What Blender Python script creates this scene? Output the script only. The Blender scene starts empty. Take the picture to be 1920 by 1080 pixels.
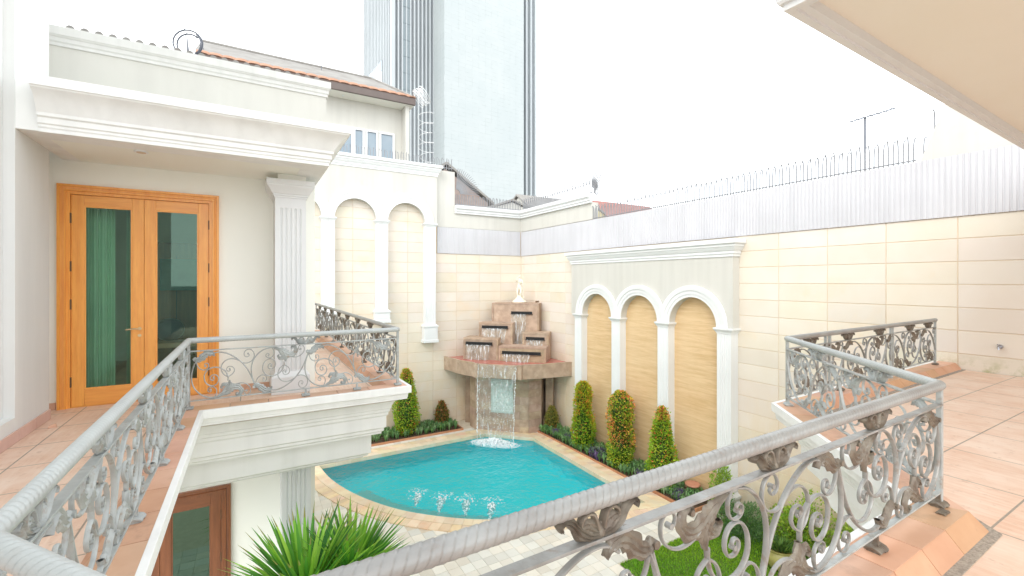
import bpy, bmesh, math, random
import numpy as np
from math import radians as R, sin, cos, pi, sqrt, atan2
random.seed(7); np.random.seed(7)
S = bpy.context.scene
COL = S.collection

# ------------------------------------------------------------------ camera
cam_d = bpy.data.cameras.new("camera"); cam = bpy.data.objects.new("camera", cam_d); COL.objects.link(cam)
cam.location = (0, 0, 6.75)
cam.rotation_euler = (R(90), 0, -atan2(.5050, .8631))
cam_d.sensor_width = 36; cam_d.lens = 845/1920*36
cam_d.shift_y = -13/1920
cam_d.clip_start = .05; cam_d.clip_end = 2000
S.camera = cam

# ------------------------------------------------------------------ world: bright overcast sky
W = bpy.data.worlds.new("World"); S.world = W; W.use_nodes = True
nt = W.node_tree; nt.nodes.clear()
out = nt.nodes.new("ShaderNodeOutputWorld"); bg = nt.nodes.new("ShaderNodeBackground")
sky = nt.nodes.new("ShaderNodeTexSky"); sky.sky_type = 'NISHITA'; sky.sun_disc = False
SUN_EL, SUN_AZ = 38, 232
sky.sun_elevation = R(SUN_EL); sky.sun_rotation = R(SUN_AZ)
tc = nt.nodes.new("ShaderNodeTexCoord"); no = nt.nodes.new("ShaderNodeTexNoise")
no.inputs['Scale'].default_value = 1.6; no.inputs['Detail'].default_value = 5
ramp = nt.nodes.new("ShaderNodeValToRGB")
ramp.color_ramp.elements[0].position = .3; ramp.color_ramp.elements[0].color = (7.6, 8.0, 8.3, 1)
ramp.color_ramp.elements[1].position = .7; ramp.color_ramp.elements[1].color = (9.2, 9.2, 9.1, 1)
mp = nt.nodes.new("ShaderNodeMapping"); mp.inputs['Scale'].default_value = (1, 1, 3)
mix = nt.nodes.new("ShaderNodeMix"); mix.data_type = 'RGBA'; mix.inputs[0].default_value = .88
L = nt.links
L.new(tc.outputs['Generated'], mp.inputs[0]); L.new(mp.outputs[0], no.inputs['Vector']); L.new(no.outputs[0], ramp.inputs[0])
L.new(sky.outputs[0], mix.inputs[6]); L.new(ramp.outputs[0], mix.inputs[7]); gz = nt.nodes.new("ShaderNodeSeparateXYZ"); L.new(tc.outputs['Generated'], gz.inputs[0])
gr = nt.nodes.new("ShaderNodeMapRange"); L.new(gz.outputs[2], gr.inputs[0])
gr.inputs[1].default_value = .0; gr.inputs[2].default_value = .9; gr.inputs[3].default_value = 1.28; gr.inputs[4].default_value = .68
mg = nt.nodes.new("ShaderNodeVectorMath"); mg.operation = 'SCALE'; L.new(mix.outputs[2], mg.inputs[0]); L.new(gr.outputs[0], mg.inputs['Scale'])
L.new(mg.outputs[0], bg.inputs[0])
bg.inputs[1].default_value = .115
L.new(bg.outputs[0], out.inputs[0])

sun_d = bpy.data.lights.new("sun", 'SUN'); sun_d.energy = .62; sun_d.angle = R(38); sun_d.color = (1, .965, .91)
sun = bpy.data.objects.new("sun", sun_d); COL.objects.link(sun)
# light travels from behind the camera, left and high
_e, _a = R(SUN_EL), R(SUN_AZ)
sun_dir = (sin(_a)*cos(_e), cos(_a)*cos(_e), sin(_e))
import mathutils
sun.rotation_euler = mathutils.Vector(sun_dir).to_track_quat('Z', 'Y').to_euler()
sun.location = (0, 0, 40)

S.view_settings.view_transform = 'Standard'; S.view_settings.look = 'None'
S.view_settings.exposure = 1.5; S.view_settings.gamma = 1; S.view_settings.use_curve_mapping = False
S.render.engine = 'CYCLES'
S.cycles.use_denoising = True
S.cycles.max_bounces = 9; S.cycles.diffuse_bounces = 7; S.cycles.transparent_max_bounces = 24
S.cycles.transmission_bounces = 6; S.cycles.glossy_bounces = 4
S.cycles.sample_clamp_indirect = 6

# ------------------------------------------------------------------ helpers
def tag(o, label=None, cat=None, group=None, kind=None):
    if label: o['label'] = label
    if cat: o['category'] = cat
    if group: o['group'] = group
    if kind: o['kind'] = kind
    return o

WOFF = {}; TINTED = set()
def thing(name, loc, label, cat, group=None, rz=0):
    o = bpy.data.objects.new(name, None); COL.objects.link(o)
    o.empty_display_size = .2
    o.location = loc; o.rotation_euler = (0, 0, rz)
    WOFF[o.name] = (loc[0], loc[1], loc[2]); tag(o, label, cat, group); return o

class MB:
    def __init__(s): s.v = []; s.f = []; s.c = []
    def add(s, vs, fs, col=None):
        b = len(s.v); s.v += [tuple(p) for p in vs]
        for f in fs:
            s.f.append(tuple(i+b for i in f)); s.c.append(col)
        return s
    def box(s, x0, x1, y0, y1, z0, z1, col=None):
        return s.add([(x0,y0,z0),(x1,y0,z0),(x1,y1,z0),(x0,y1,z0),(x0,y0,z1),(x1,y0,z1),(x1,y1,z1),(x0,y1,z1)],
            [(3,2,1,0),(4,5,6,7),(0,1,5,4),(1,2,6,5),(2,3,7,6),(3,0,4,7)], col)
    def prism(s, poly, z0, z1, col=None):     # poly ccw in XY
        n = len(poly)
        return s.add([(x,y,z0) for x,y in poly]+[(x,y,z1) for x,y in poly],
            [tuple(range(n-1,-1,-1)), tuple(range(n,2*n))]+[(i,(i+1)%n,(i+1)%n+n,i+n) for i in range(n)], col)
    def frustum(s, x0,x1,y0,y1,z0, X0,X1,Y0,Y1,z1, col=None):
        return s.add([(x0,y0,z0),(x1,y0,z0),(x1,y1,z0),(x0,y1,z0),(X0,Y0,z1),(X1,Y0,z1),(X1,Y1,z1),(X0,Y1,z1)],
            [(3,2,1,0),(4,5,6,7),(0,1,5,4),(1,2,6,5),(2,3,7,6),(3,0,4,7)], col)
    def lathe(s, prof, cx=0, cy=0, n=20, col=None):   # prof (r,z) bottom to top
        vs = []; fs = []
        for r, z in prof:
            for k in range(n): vs.append((cx+r*cos(2*pi*k/n), cy+r*sin(2*pi*k/n), z))
        for j in range(len(prof)-1):
            for k in range(n):
                a = j*n+k; b = j*n+(k+1)%n; fs.append((a, b, b+n, a+n))
        fs.append(tuple(range(n-1,-1,-1))); m = (len(prof)-1)*n; fs.append(tuple(range(m, m+n)))
        return s.add(vs, fs, col)
    def tube(s, pts, r, n=8, cap=True, flat=1.0, up=None, col=None):
        """sweep an (elliptic) section along pts; flat scales the in-plane axis"""
        P = [np.array(p, float) for p in pts]; m = len(P)
        if not hasattr(r, '__len__'): r = [r]*m
        T = [P[min(i+1,m-1)]-P[max(i-1,0)] for i in range(m)]
        T = [t/(np.linalg.norm(t)+1e-12) for t in T]
        if up is None:
            a = np.array([0,0,1.]) if abs(T[0][2]) < .9 else np.array([1.,0,0])
            nrm = np.cross(T[0], a); nrm /= np.linalg.norm(nrm)
        vs = []; fs = []
        for i in range(m):
            if up is not None:
                b = np.array(up, float); nrm = np.cross(T[i], b); nrm /= (np.linalg.norm(nrm)+1e-12); bi = b
            else:
                nrm = nrm - T[i]*np.dot(nrm, T[i]); nrm /= (np.linalg.norm(nrm)+1e-12); bi = np.cross(T[i], nrm)
            for k in range(n):
                a = 2*pi*(k+.5)/n
                vs.append(P[i]+r[i]*(cos(a)*nrm*flat+sin(a)*bi))
        for i in range(m-1):
            for k in range(n):
                a = i*n+k; b = i*n+(k+1)%n; fs.append((a, b, b+n, a+n))
        if cap:
            fs.append(tuple(range(n-1,-1,-1))); q = (m-1)*n; fs.append(tuple(range(q, q+n)))
        return s.add(vs, fs, col)
    def sweep(s, prof, path, closed=False, cap=True, col=None):
        """prof [(o,z)..] with o measured to the LEFT of the path; mitred corners. prof may be closed polygon"""
        n = len(path); m = len(prof); P = [np.array(p[:2], float) for p in path]; vs = []
        for i in range(n):
            if closed or 0 < i < n-1:
                a = P[i]-P[(i-1)%n]; b = P[(i+1)%n]-P[i]; a /= np.linalg.norm(a); b /= np.linalg.norm(b)
                na = np.array([-a[1], a[0]]); nb = np.array([-b[1], b[0]])
                h = na+nb; mit = h/(np.dot(h, na)+1e-9) if np.linalg.norm(h) > 1e-6 else na
            elif i == 0:
                a = P[1]-P[0]; a /= np.linalg.norm(a); mit = np.array([-a[1], a[0]])
            else:
                a = P[-1]-P[-2]; a /= np.linalg.norm(a); mit = np.array([-a[1], a[0]])
            for o, z in prof: q = P[i]+mit*o; vs.append((q[0], q[1], z))
        fs = []
        for i in range(n if closed else n-1):
            for k in range(m):
                a = i*m+k; b = i*m+(k+1)%m; c = ((i+1)%n)*m+(k+1)%m; d = ((i+1)%n)*m+k
                fs.append((a, b, c, d))
        if cap and not closed:
            fs.append(tuple(range(m-1,-1,-1))); q = (n-1)*m; fs.append(tuple(range(q, q+m)))
        return s.add(vs, fs, col)

def obj(name, mb, m, parent=None, smooth=None, bevel=0, local=False, fixn=True):
    off = (0,0,0)
    if parent is not None and not local: off = WOFF.get(parent.name, (0,0,0))
    me = bpy.data.meshes.new(name)
    V = np.array(mb.v, dtype=float)-np.array(off)
    me.from_pydata([tuple(p) for p in V], [], mb.f)
    if fixn:
        bm = bmesh.new(); bm.from_mesh(me); bmesh.ops.recalc_face_normals(bm, faces=bm.faces); bm.to_mesh(me); bm.free()
    if any(c is not None for c in mb.c) or (m and m.name in TINTED):
        at = me.color_attributes.new("tint", 'FLOAT_COLOR', 'CORNER')
        cols = []
        for f, c in zip(mb.f, mb.c):
            c = c if c is not None else (1.,1.,1.)
            cols += [c[0], c[1], c[2], 1.0]*len(f)
        at.data.foreach_set('color', cols)
    if m: me.materials.append(m)
    if smooth:
        me.polygons.foreach_set('use_smooth', [True]*len(me.polygons)); me.set_sharp_from_angle(angle=R(smooth))
    me.update()
    o = bpy.data.objects.new(name, me); COL.objects.link(o)
    if parent is not None: o.parent = parent; WOFF[o.name] = off
    else: WOFF[o.name] = (0,0,0)
    if bevel:
        b = o.modifiers.new('bevel', 'BEVEL'); b.width = bevel; b.segments = 2; b.limit_method = 'ANGLE'; b.angle_limit = R(40)
        b.harden_normals = False
    return o

def link_obj(name, me, parent, loc=(0,0,0), scale=(1,1,1), rz=0):
    o = bpy.data.objects.new(name, me); COL.objects.link(o); o.parent = parent
    o.location = loc; o.scale = scale; o.rotation_euler = (0,0,rz); return o

def copy_tree(o, parent=None, loc=None):
    c = o.copy(); COL.objects.link(c)
    if parent is not None: c.parent = parent
    if loc is not None: c.location = loc
    for ch in list(o.children): copy_tree(ch, c)
    return c

def catmull(P, k=6):
    P = [np.array(p, float) for p in P]; out = []
    Q = [2*P[0]-P[1]]+P+[2*P[-1]-P[-2]]
    for i in range(1, len(Q)-2):
        for j in range(k):
            t = j/k; a, b, c, d = Q[i-1], Q[i], Q[i+1], Q[i+2]
            out.append(.5*((2*b)+(-a+c)*t+(2*a-5*b+4*c-d)*t*t+(-a+3*b-3*c+d)*t**3))
    out.append(P[-1]); return out

# ------------------------------------------------------------------ materials
def new_mat(name):
    m = bpy.data.materials.new(name); m.use_nodes = True; nt = m.node_tree
    return m, nt, nt.nodes['Principled BSDF']
def N(nt, t, **kw):
    n = nt.nodes.new(t)
    for k, v in kw.items():
        if k in n.inputs: n.inputs[k].default_value = v
        else: setattr(n, k, v)
    return n
def coords(nt, scale=(1,1,1), rot=(0,0,0), mode='Object'):
    tc = nt.nodes.new("ShaderNodeTexCoord"); mp = nt.nodes.new("ShaderNodeMapping")
    mp.inputs['Scale'].default_value = scale; mp.inputs['Rotation'].default_value = rot
    if mode == 'World':
        g = nt.nodes.new("ShaderNodeNewGeometry"); nt.links.new(g.outputs['Position'], mp.inputs[0])
    else: nt.links.new(tc.outputs[mode], mp.inputs[0])
    return mp.outputs[0]
def mixc(nt, f, a, b, blend='MIX'):
    n = nt.nodes.new("ShaderNodeMix"); n.data_type = 'RGBA'; n.blend_type = blend
    for i, x in ((0, f), (6, a), (7, b)):
        if isinstance(x, bpy.types.NodeSocket): nt.links.new(x, n.inputs[i])
        else: n.inputs[i].default_value = x if i == 0 else (*x[:3], 1)
    return n.outputs[2]
def rmp(nt, x, a, b, lo=0., hi=1.):
    n = N(nt, "ShaderNodeMapRange"); n.inputs[1].default_value = a; n.inputs[2].default_value = b
    n.inputs[3].default_value = lo; n.inputs[4].default_value = hi; nt.links.new(x, n.inputs[0]); return n.outputs[0]
def noise(nt, v, scale, detail=4, rough=.55):
    n = N(nt, "ShaderNodeTexNoise", Scale=scale, Detail=detail, Roughness=rough); nt.links.new(v, n.inputs['Vector']); return n.outputs[0]
def bump(nt, bs, h, strength=.3, dist=.01):
    b = N(nt, "ShaderNodeBump", Strength=strength, Distance=dist); nt.links.new(h, b.inputs['Height']); nt.links.new(b.outputs[0], bs.inputs['Normal'])

def plain(name, c1, c2=None, rough=.6, scale=3., bstr=.1, bscale=60, metal=0, streak=None, tint=False, spec=.4, dirt=None, coat=0):
    m, nt, b = new_mat(name)
    v = coords(nt, mode='World')
    c2 = c2 or tuple(x*.9 for x in c1)
    f = rmp(nt, noise(nt, v, scale, 5), .35, .65)
    col = mixc(nt, f, c1, c2)
    if streak:
        vs = coords(nt, streak, mode='World'); g = rmp(nt, noise(nt, vs, 1., 5), .45, .75, 0, .35)
        col = mixc(nt, g, col, tuple(x*.72 for x in c1))
    if dirt:
        g = rmp(nt, noise(nt, v, dirt[3], 6, .65), dirt[4], dirt[4]+.12, 0, dirt[5]); col = mixc(nt, g, col, dirt[:3])
    if tint:
        TINTED.add(m.name); a = N(nt, "ShaderNodeAttribute", attribute_name='tint'); col = mixc(nt, 1., col, a.outputs['Color'], 'MULTIPLY')
    nt.links.new(col, b.inputs['Base Color']); b.inputs['Roughness'].default_value = rough
    b.inputs['Metallic'].default_value = metal; b.inputs['Specular IOR Level'].default_value = spec
    if coat: b.inputs['Coat Weight'].default_value = coat
    if bstr: bump(nt, b, noise(nt, v, bscale, 3), bstr, .004)
    return m

def stone_mat(name, c1, c2, rough, scale, bstr, bscale, tint=True, dirt=None):
    m = plain(name, c1, c2, rough, scale, bstr, bscale, tint=tint, dirt=dirt); nt = m.node_tree; b = nt.nodes['Principled BSDF']
    src = b.inputs['Base Color'].links[0].from_socket
    g = nt.nodes.new("ShaderNodeNewGeometry"); sx = N(nt, "ShaderNodeSeparateXYZ"); nt.links.new(g.outputs['Position'], sx.inputs[0])
    v = coords(nt, (1,1,.35), mode='World'); n = noise(nt, v, 1.1, 6, .65)
    # mineral staining creeping up from the wet planting beds, patchy
    lo = rmp(nt, sx.outputs[2], 4.6, .6, 0, 1); f = N(nt, "ShaderNodeMath", operation='MULTIPLY'); nt.links.new(lo, f.inputs[0]); nt.links.new(rmp(nt, n, .38, .62, .25, .9), f.inputs[1])
    c = mixc(nt, f.outputs[0], src, (.70,.545,.35))
    # algae at the foot of the wall on the tiled terrace
    a1 = rmp(nt, sx.outputs[2], 5.32, 4.98, 0, 1); a2 = rmp(nt, sx.outputs[1], 3.75, 3.55, 0, 1); a3 = rmp(nt, noise(nt, coords(nt, (1,1,1), mode='World'), 4.5, 6, .7), .46, .64, 0, .8)
    a4 = rmp(nt, sx.outputs[2], 4.9, 4.98, 0, 1)
    k = a1
    for a in (a2, a3, a4):
        q = N(nt, "ShaderNodeMath", operation='MULTIPLY'); nt.links.new(k, q.inputs[0]); nt.links.new(a, q.inputs[1]); k = q.outputs[0]
    c = mixc(nt, k, c, (.36,.36,.17)); nt.links.new(c, b.inputs['Base Color']); return m
MT = {}
MT['cream'] = plain('cream_stucco', (.58,.57,.53), (.56,.55,.505), .75, .6, .12, 120, streak=(3,3,.15), dirt=(.46,.44,.38,1.1,.60,.35))
MT['cream_shade_lifted'] = plain('shade_lifted_cream_paint', (.87,.88,.815), (.85,.855,.79), .75, .6, .1, 120)  # house cream lightened to offset porch shade; the open parapet has a darker copy
MT['white'] = plain('white_plaster', (.74,.755,.76), (.71,.725,.73), .55, 1.2, .08, 90)
MT['greywhite'] = plain('cool_white_plaster', (.86,.87,.86), (.82,.83,.815), .55, 1., .1, 90, streak=(4,4,.3), dirt=(.72,.72,.67,1.4,.62,.3))
MT['parapet'] = plain('parapet_cream_stucco', (.63,.62,.575), (.60,.59,.545), .8, .7, .15, 110, streak=(2,2,.2), dirt=(.50,.49,.44,1.6,.62,.3))
MT['sheet'] = plain('white_sheet_metal', (.58,.58,.605), (.555,.555,.58), .4, .8, .03, 30, streak=(4,4,.3))
MT['soffit'] = plain('tan_soffit_paint', (.85,.82,.735), (.83,.795,.70), .7, .8, .06, 100)
MT['joint'] = plain('ochre_joint', (.68,.56,.42), (.62,.50,.36), .9, 5, .2, 50)
MT['stone'] = stone_mat('sandstone_block', (.72,.67,.60), (.70,.635,.545), .8, .9, .22, 45, tint=True, dirt=(.78,.60,.40,.5,.54,.35))
MT['grout'] = plain('pale_grout', (.70,.62,.50), (.6,.53,.42), .9, 6, .2, 80)
MT['coping'] = plain('sandstone_coping', (.76,.66,.49), (.70,.57,.40), .7, 2.5, .15, 70, tint=True, dirt=(.70,.42,.22,.9,.55,.45))
MT['paver'] = plain('pale_paver', (.76,.735,.66), (.70,.675,.60), .75, 1.5, .2, 60, tint=True)
MT['soil'] = plain('soil', (.13,.08,.05), (.07,.045,.03), .95, 6, .8, 30)
MT['concrete'] = plain('concrete', (.26,.26,.25), (.2,.2,.19), .9, 2, .3, 40)
MT['iron'] = plain('weathered_painted_iron', (.44,.47,.465), (.34,.36,.355), .46, 9, .35, 70, metal=.15, dirt=(.30,.24,.185,14,.56,.75), spec=.5)
MT['iron_dark'] = plain('bronzed_cast_iron', (.22,.195,.155), (.14,.11,.085), .48, 14, .4, 90, metal=.25, dirt=(.33,.33,.31,20,.57,.45), spec=.5)
MT['rail'] = plain('weathered_handrail_paint', (.47,.50,.495), (.42,.445,.44), .42, 3, .2, 90, metal=.1, dirt=(.33,.29,.25,9,.62,.35), spec=.5)
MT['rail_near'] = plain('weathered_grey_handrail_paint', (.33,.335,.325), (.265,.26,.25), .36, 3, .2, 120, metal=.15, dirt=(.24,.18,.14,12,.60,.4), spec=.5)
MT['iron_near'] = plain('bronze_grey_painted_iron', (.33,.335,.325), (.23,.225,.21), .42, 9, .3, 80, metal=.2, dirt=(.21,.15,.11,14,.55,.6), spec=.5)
MT['fount'] = plain('brown_fountain_stone', (.47,.345,.25), (.35,.25,.18), .5, 3.5, .5, 40, tint=True, dirt=(.56,.45,.34,2.2,.52,.5))
MT['redtile'] = plain('wet_red_stone', (.50,.17,.14), (.40,.13,.10), .15, 4, .1, 30)
MT['black'] = plain('black_slot', (.02,.02,.022), None, .3, 4, 0)
MT['statue'] = plain('white_marble_statue', (.83,.79,.70), (.74,.67,.54), .5, 8, .1, 50)
MT['plaque'] = plain('grey_green_relief', (.50,.55,.50), (.38,.44,.40), .35, 9, .6, 25)
MT['spike'] = plain('grey_white_spike_paint', (.25,.255,.27), None, .5, 1, 0)
MT['oldwhite'] = plain('white_frame_paint', (.80,.81,.82), None, .4, 1, 0)
MT['terra'] = plain('terracotta_plain', (.66,.42,.30), (.58,.34,.23), .5, 2.2, .2, 60, tint=True, dirt=(.42,.27,.19,5,.58,.5))
MT['mortar'] = plain('gravelly_mortar', (.42,.37,.31), (.24,.21,.18), .95, 60, .8, 120)
MT['roof'] = plain('old_grey_roof_tile', (.31,.30,.28), (.24,.225,.21), .8, 1.5, .3, 14)
MT['orange_tile'] = plain('orange_eave_tile', (.46,.24,.15), (.36,.19,.12), .7, 3, .3, 30)
MT['red_roof'] = plain('red_roof_tile', (.36,.17,.15), (.28,.13,.11), .8, 3, .4, 20)
MT['brownfascia'] = plain('brown_fascia', (.15,.12,.11), None, .6, 3, .1)
MT['wire'] = plain('galvanised_wire', (.14,.15,.18), None, .4, 3, 0)
MT['blueglass'] = plain('blue_window_glass', (.20,.27,.33), (.26,.32,.37), .08, .6, 0, spec=.8)
MT['reflection_curtain'] = plain('pale_reflection_curtain', (.62,.70,.60), (.55,.64,.55), .8, 2, .1, 30)  # pale tone of the bands reflected in the left pane
MT['ball'] = plain('dark_blue_rubber', (.03,.05,.10), None, .35, 3, 0)
MT['teal'] = plain('teal_cloth', (.06,.20,.20), (.04,.15,.16), .6, 5, .2)
MT['brass'] = plain('satin_brass', (.70,.56,.34), None, .28, 5, 0, metal=.7)
MT['hinge'] = plain('dark_hinge', (.16,.10,.06), None, .4, 8, 0, metal=.5)
MT['gold'] = plain('olive_gold_glaze', (.42,.38,.14), (.34,.30,.10), .25, 6, .1)
MT['hose'] = plain('pale_hose', (.62,.60,.48), None, .45, 5, 0)
MT['bark'] = plain('grey_brown_bark', (.20,.15,.10), (.12,.09,.06), .9, 12, .8, 40)
MT['chrome'] = plain('chrome_tap', (.55,.56,.6), None, .2, 5, 0, metal=.9)
MT['darkglass_body'] = plain('dark_grey_plastic', (.03,.03,.035), None, .4, 5, 0)

def wood(name, c1, c2, axis, rough=.35):
    m, nt, b = new_mat(name)
    sc = [9, 9, 9]; sc[axis] = .7
    v = coords(nt, tuple(sc), mode='World'); n = noise(nt, v, 2.2, 6, .6)
    v2 = coords(nt, tuple(x*5 for x in sc), mode='World'); n2 = noise(nt, v2, 2.2, 4)
    col = mixc(nt, rmp(nt, n, .35, .68), c1, c2); col = mixc(nt, rmp(nt, n2, .5, .75, 0, .3), col, tuple(x*.7 for x in c2))
    nt.links.new(col, b.inputs['Base Color']); b.inputs['Roughness'].default_value = rough; b.inputs['Coat Weight'].default_value = .25
    b.inputs['Coat Roughness'].default_value = .2
    bump(nt, b, n2, .12, .003); return m
MT['orange_v'] = wood('orange_varnished_wood', (.86,.40,.085), (.76,.30,.06), 2)
MT['orange_h'] = wood('orange_varnished_wood_rail', (.84,.39,.085), (.74,.29,.06), 0)
MT['brown_v'] = wood('red_brown_wood', (.25,.085,.03), (.17,.055,.02), 2)
MT['brown_h'] = wood('red_brown_wood_rail', (.25,.085,.03), (.17,.055,.02), 0)
def travert():
    m, nt, b = new_mat('banded_honey_stone')
    v = coords(nt, (1,.35,5.), mode='World'); n = noise(nt, v, 2.4, 7, .62)
    v2 = coords(nt, (1,1.0,22.), mode='World'); n2 = noise(nt, v2, 2.2, 5, .6)
    v3 = coords(nt, (1,.5,.25), mode='World'); n3 = noise(nt, v3, 1.2, 3)
    col = mixc(nt, rmp(nt, n, .36, .66), (.72,.52,.30), (.60,.40,.20))
    col = mixc(nt, rmp(nt, n2, .52, .72, 0, .55), col, (.46,.29,.14))
    col = mixc(nt, rmp(nt, n3, .45, .7, 0, .4), col, (.74,.57,.36))
    nt.links.new(col, b.inputs['Base Color']); b.inputs['Roughness'].default_value = .6
    bump(nt, b, n2, .5, .008); return m
MT['travert'] = travert()

def floor_mat():
    m, nt, b = new_mat('terracotta_floor_tile')
    g = nt.nodes.new("ShaderNodeNewGeometry"); sx = N(nt, "ShaderNodeSeparateXYZ"); nt.links.new(g.outputs['Position'], sx.inputs[0])
    cb = N(nt, "ShaderNodeCombineXYZ"); nt.links.new(sx.outputs[0], cb.inputs[0]); nt.links.new(sx.outputs[1], cb.inputs[1])
    mp = N(nt, "ShaderNodeMapping"); mp.inputs['Location'].default_value = (.10, -.335, 0); nt.links.new(cb.outputs[0], mp.inputs[0])
    br = N(nt, "ShaderNodeTexBrick"); br.offset = 0; br.squash = 1
    for k, v in (('Scale',1.), ('Mortar Size',.008), ('Mortar Smooth',.3), ('Bias',0.), ('Brick Width',.93), ('Row Height',.715)): br.inputs[k].default_value = v
    br.inputs['Color1'].default_value = (0,0,0,1); br.inputs['Color2'].default_value = (1,1,1,1)
    nt.links.new(mp.outputs[0], br.inputs['Vector'])
    v = coords(nt, (1,1,1), mode='World'); n = noise(nt, v, 2.2, 6, .6)
    vs = coords(nt, (14,1.2,1), mode='World'); n2 = noise(nt, vs, 1.6, 5, .6)
    base = mixc(nt, br.outputs['Color'], (.71,.52,.40), (.75,.58,.47))
    base = mixc(nt, rmp(nt, n, .38, .66, 0, .6), base, (.62,.37,.245))
    base = mixc(nt, rmp(nt, n2, .45, .7, 0, .6), base, (.80,.65,.54))
    n4 = noise(nt, v, 11, 6, .7); base = mixc(nt, rmp(nt, n4, .58, .70, 0, .6), base, (.42,.255,.17))
    gr = mixc(nt, noise(nt, v, 70, 3), (.20,.16,.12), (.42,.37,.31))
    col = mixc(nt, br.outputs['Fac'], base, gr)
    nt.links.new(col, b.inputs['Base Color'])
    rr = rmp(nt, n, .3, .7, .32, .6); nt.links.new(rr, b.inputs['Roughness'])
    hm = N(nt, "ShaderNodeMath", operation='SUBTRACT'); nt.links.new(rmp(nt, n2, 0, 1, 0, .35), hm.inputs[0]); nt.links.new(br.outputs['Fac'], hm.inputs[1])
    bump(nt, b, hm.outputs[0], .35, .008)
    return m
MT['floor'] = floor_mat()

def glass_mat(name, tint, refl=.12, dens=.55):
    m = bpy.data.materials.new(name); m.use_nodes = True; nt = m.node_tree; nt.nodes.clear()
    o = nt.nodes.new("ShaderNodeOutputMaterial"); t = N(nt, "ShaderNodeBsdfTransparent"); t.inputs[0].default_value = (*tint, 1)
    g = N(nt, "ShaderNodeBsdfGlossy"); g.inputs['Roughness'].default_value = .015; g.inputs[0].default_value = (.62,.95,.78,1)
    f = N(nt, "ShaderNodeFresnel"); f.inputs[0].default_value = 1.5
    a = N(nt, "ShaderNodeMath", operation='ADD'); a.inputs[1].default_value = refl; nt.links.new(f.outputs[0], a.inputs[0])
    mx = N(nt, "ShaderNodeMixShader"); nt.links.new(a.outputs[0], mx.inputs[0]); nt.links.new(t.outputs[0], mx.inputs[1]); nt.links.new(g.outputs[0], mx.inputs[2])
    nt.links.new(mx.outputs[0], o.inputs[0]); return m
MT['green_glass'] = glass_mat('green_tinted_glass', (.62,.90,.74), .03)
MT['dark_glass'] = glass_mat('dark_tinted_glass', (.10,.22,.15), .08)

def water_mat():
    m, nt, b = new_mat('pool_water')
    b.inputs['Base Color'].default_value = (.42,1,1,1); b.inputs['Roughness'].default_value = .02
    b.inputs['IOR'].default_value = 1.33; b.inputs['Transmission Weight'].default_value = 1
    v = coords(nt, (1,1,1), mode='World')
    n1 = noise(nt, v, 2.2, 3, .5); n2 = noise(nt, v, 7.5, 3, .55)
    mx = N(nt, "ShaderNodeMath", operation='MULTIPLY_ADD'); nt.links.new(n1, mx.inputs[0]); mx.inputs[1].default_value = 1.9; nt.links.new(n2, mx.inputs[2])
    bump(nt, b, mx.outputs[0], .8, .075); return m
MT['water'] = water_mat()
def pool_tile():
    m, nt, b = new_mat('turquoise_pool_tile')
    v = coords(nt, (1,1,1), mode='World')
    col = mixc(nt, rmp(nt, noise(nt, v, .6, 3), .35, .65), (.01,.84,.92), (.03,.88,.94))
    vo = N(nt, "ShaderNodeTexVoronoi", Scale=1.7); vo.feature = 'DISTANCE_TO_EDGE'; 
    nz = N(nt, "ShaderNodeTexNoise", Scale=1.3); nt.links.new(v, nz.inputs['Vector'])
    col2 = mixc(nt, .5, col, (.02,.86,.93))
    nt.links.new(col2, b.inputs['Base Color']); b.inputs['Roughness'].default_value = .4; return m
MT['pool'] = pool_tile()
MT['foam'] = plain('white_foam', (.92,.95,.97), (.80,.88,.90), .5, 12, .6, 40)
def sheet_water(name, thr=.5, vertical=True, sc=(9,9,1.1)):
    m = bpy.data.materials.new(name); m.use_nodes = True; nt = m.node_tree; nt.nodes.clear()
    o = nt.nodes.new("ShaderNodeOutputMaterial"); t = N(nt, "ShaderNodeBsdfTransparent"); t.inputs[0].default_value = (.93,.97,.97,1)
    p = N(nt, "ShaderNodeBsdfPrincipled"); p.inputs['Base Color'].default_value = (.90,.94,.96,1); p.inputs['Roughness'].default_value = .12
    v = coords(nt, sc, mode='World'); n = noise(nt, v, 1.6, 6, .7)
    f = rmp(nt, n, thr, thr+.16, .05, .66)
    mx = N(nt, "ShaderNodeMixShader"); nt.links.new(f, mx.inputs[0]); nt.links.new(t.outputs[0], mx.inputs[1]); nt.links.new(p.outputs[0], mx.inputs[2])
    b = N(nt, "ShaderNodeBump", Strength=.6, Distance=.03); nt.links.new(n, b.inputs['Height']); nt.links.new(b.outputs[0], p.inputs['Normal'])
    nt.links.new(mx.outputs[0], o.inputs[0]); return m
MT['fall'] = sheet_water('falling_water', .49)
def plume_mat():
    m = bpy.data.materials.new('bubble_plume'); m.use_nodes = True; nt = m.node_tree; nt.nodes.clear()
    o = nt.nodes.new("ShaderNodeOutputMaterial"); t = N(nt, "ShaderNodeBsdfTransparent"); d = N(nt, "ShaderNodeBsdfDiffuse"); d.inputs[0].default_value = (.85,.95,.97,1)
    n = noise(nt, coords(nt, (1,1,1), mode='World'), 9, 4, .6); mx = N(nt, "ShaderNodeMixShader"); nt.links.new(rmp(nt, n, .35, .65, .3, .9), mx.inputs[0])
    nt.links.new(t.outputs[0], mx.inputs[1]); nt.links.new(d.outputs[0], mx.inputs[2]); nt.links.new(mx.outputs[0], o.inputs[0]); return m
MT['plume'] = plume_mat()
MT['spray'] = sheet_water('water_spray', .50, sc=(10,10,6))

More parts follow.
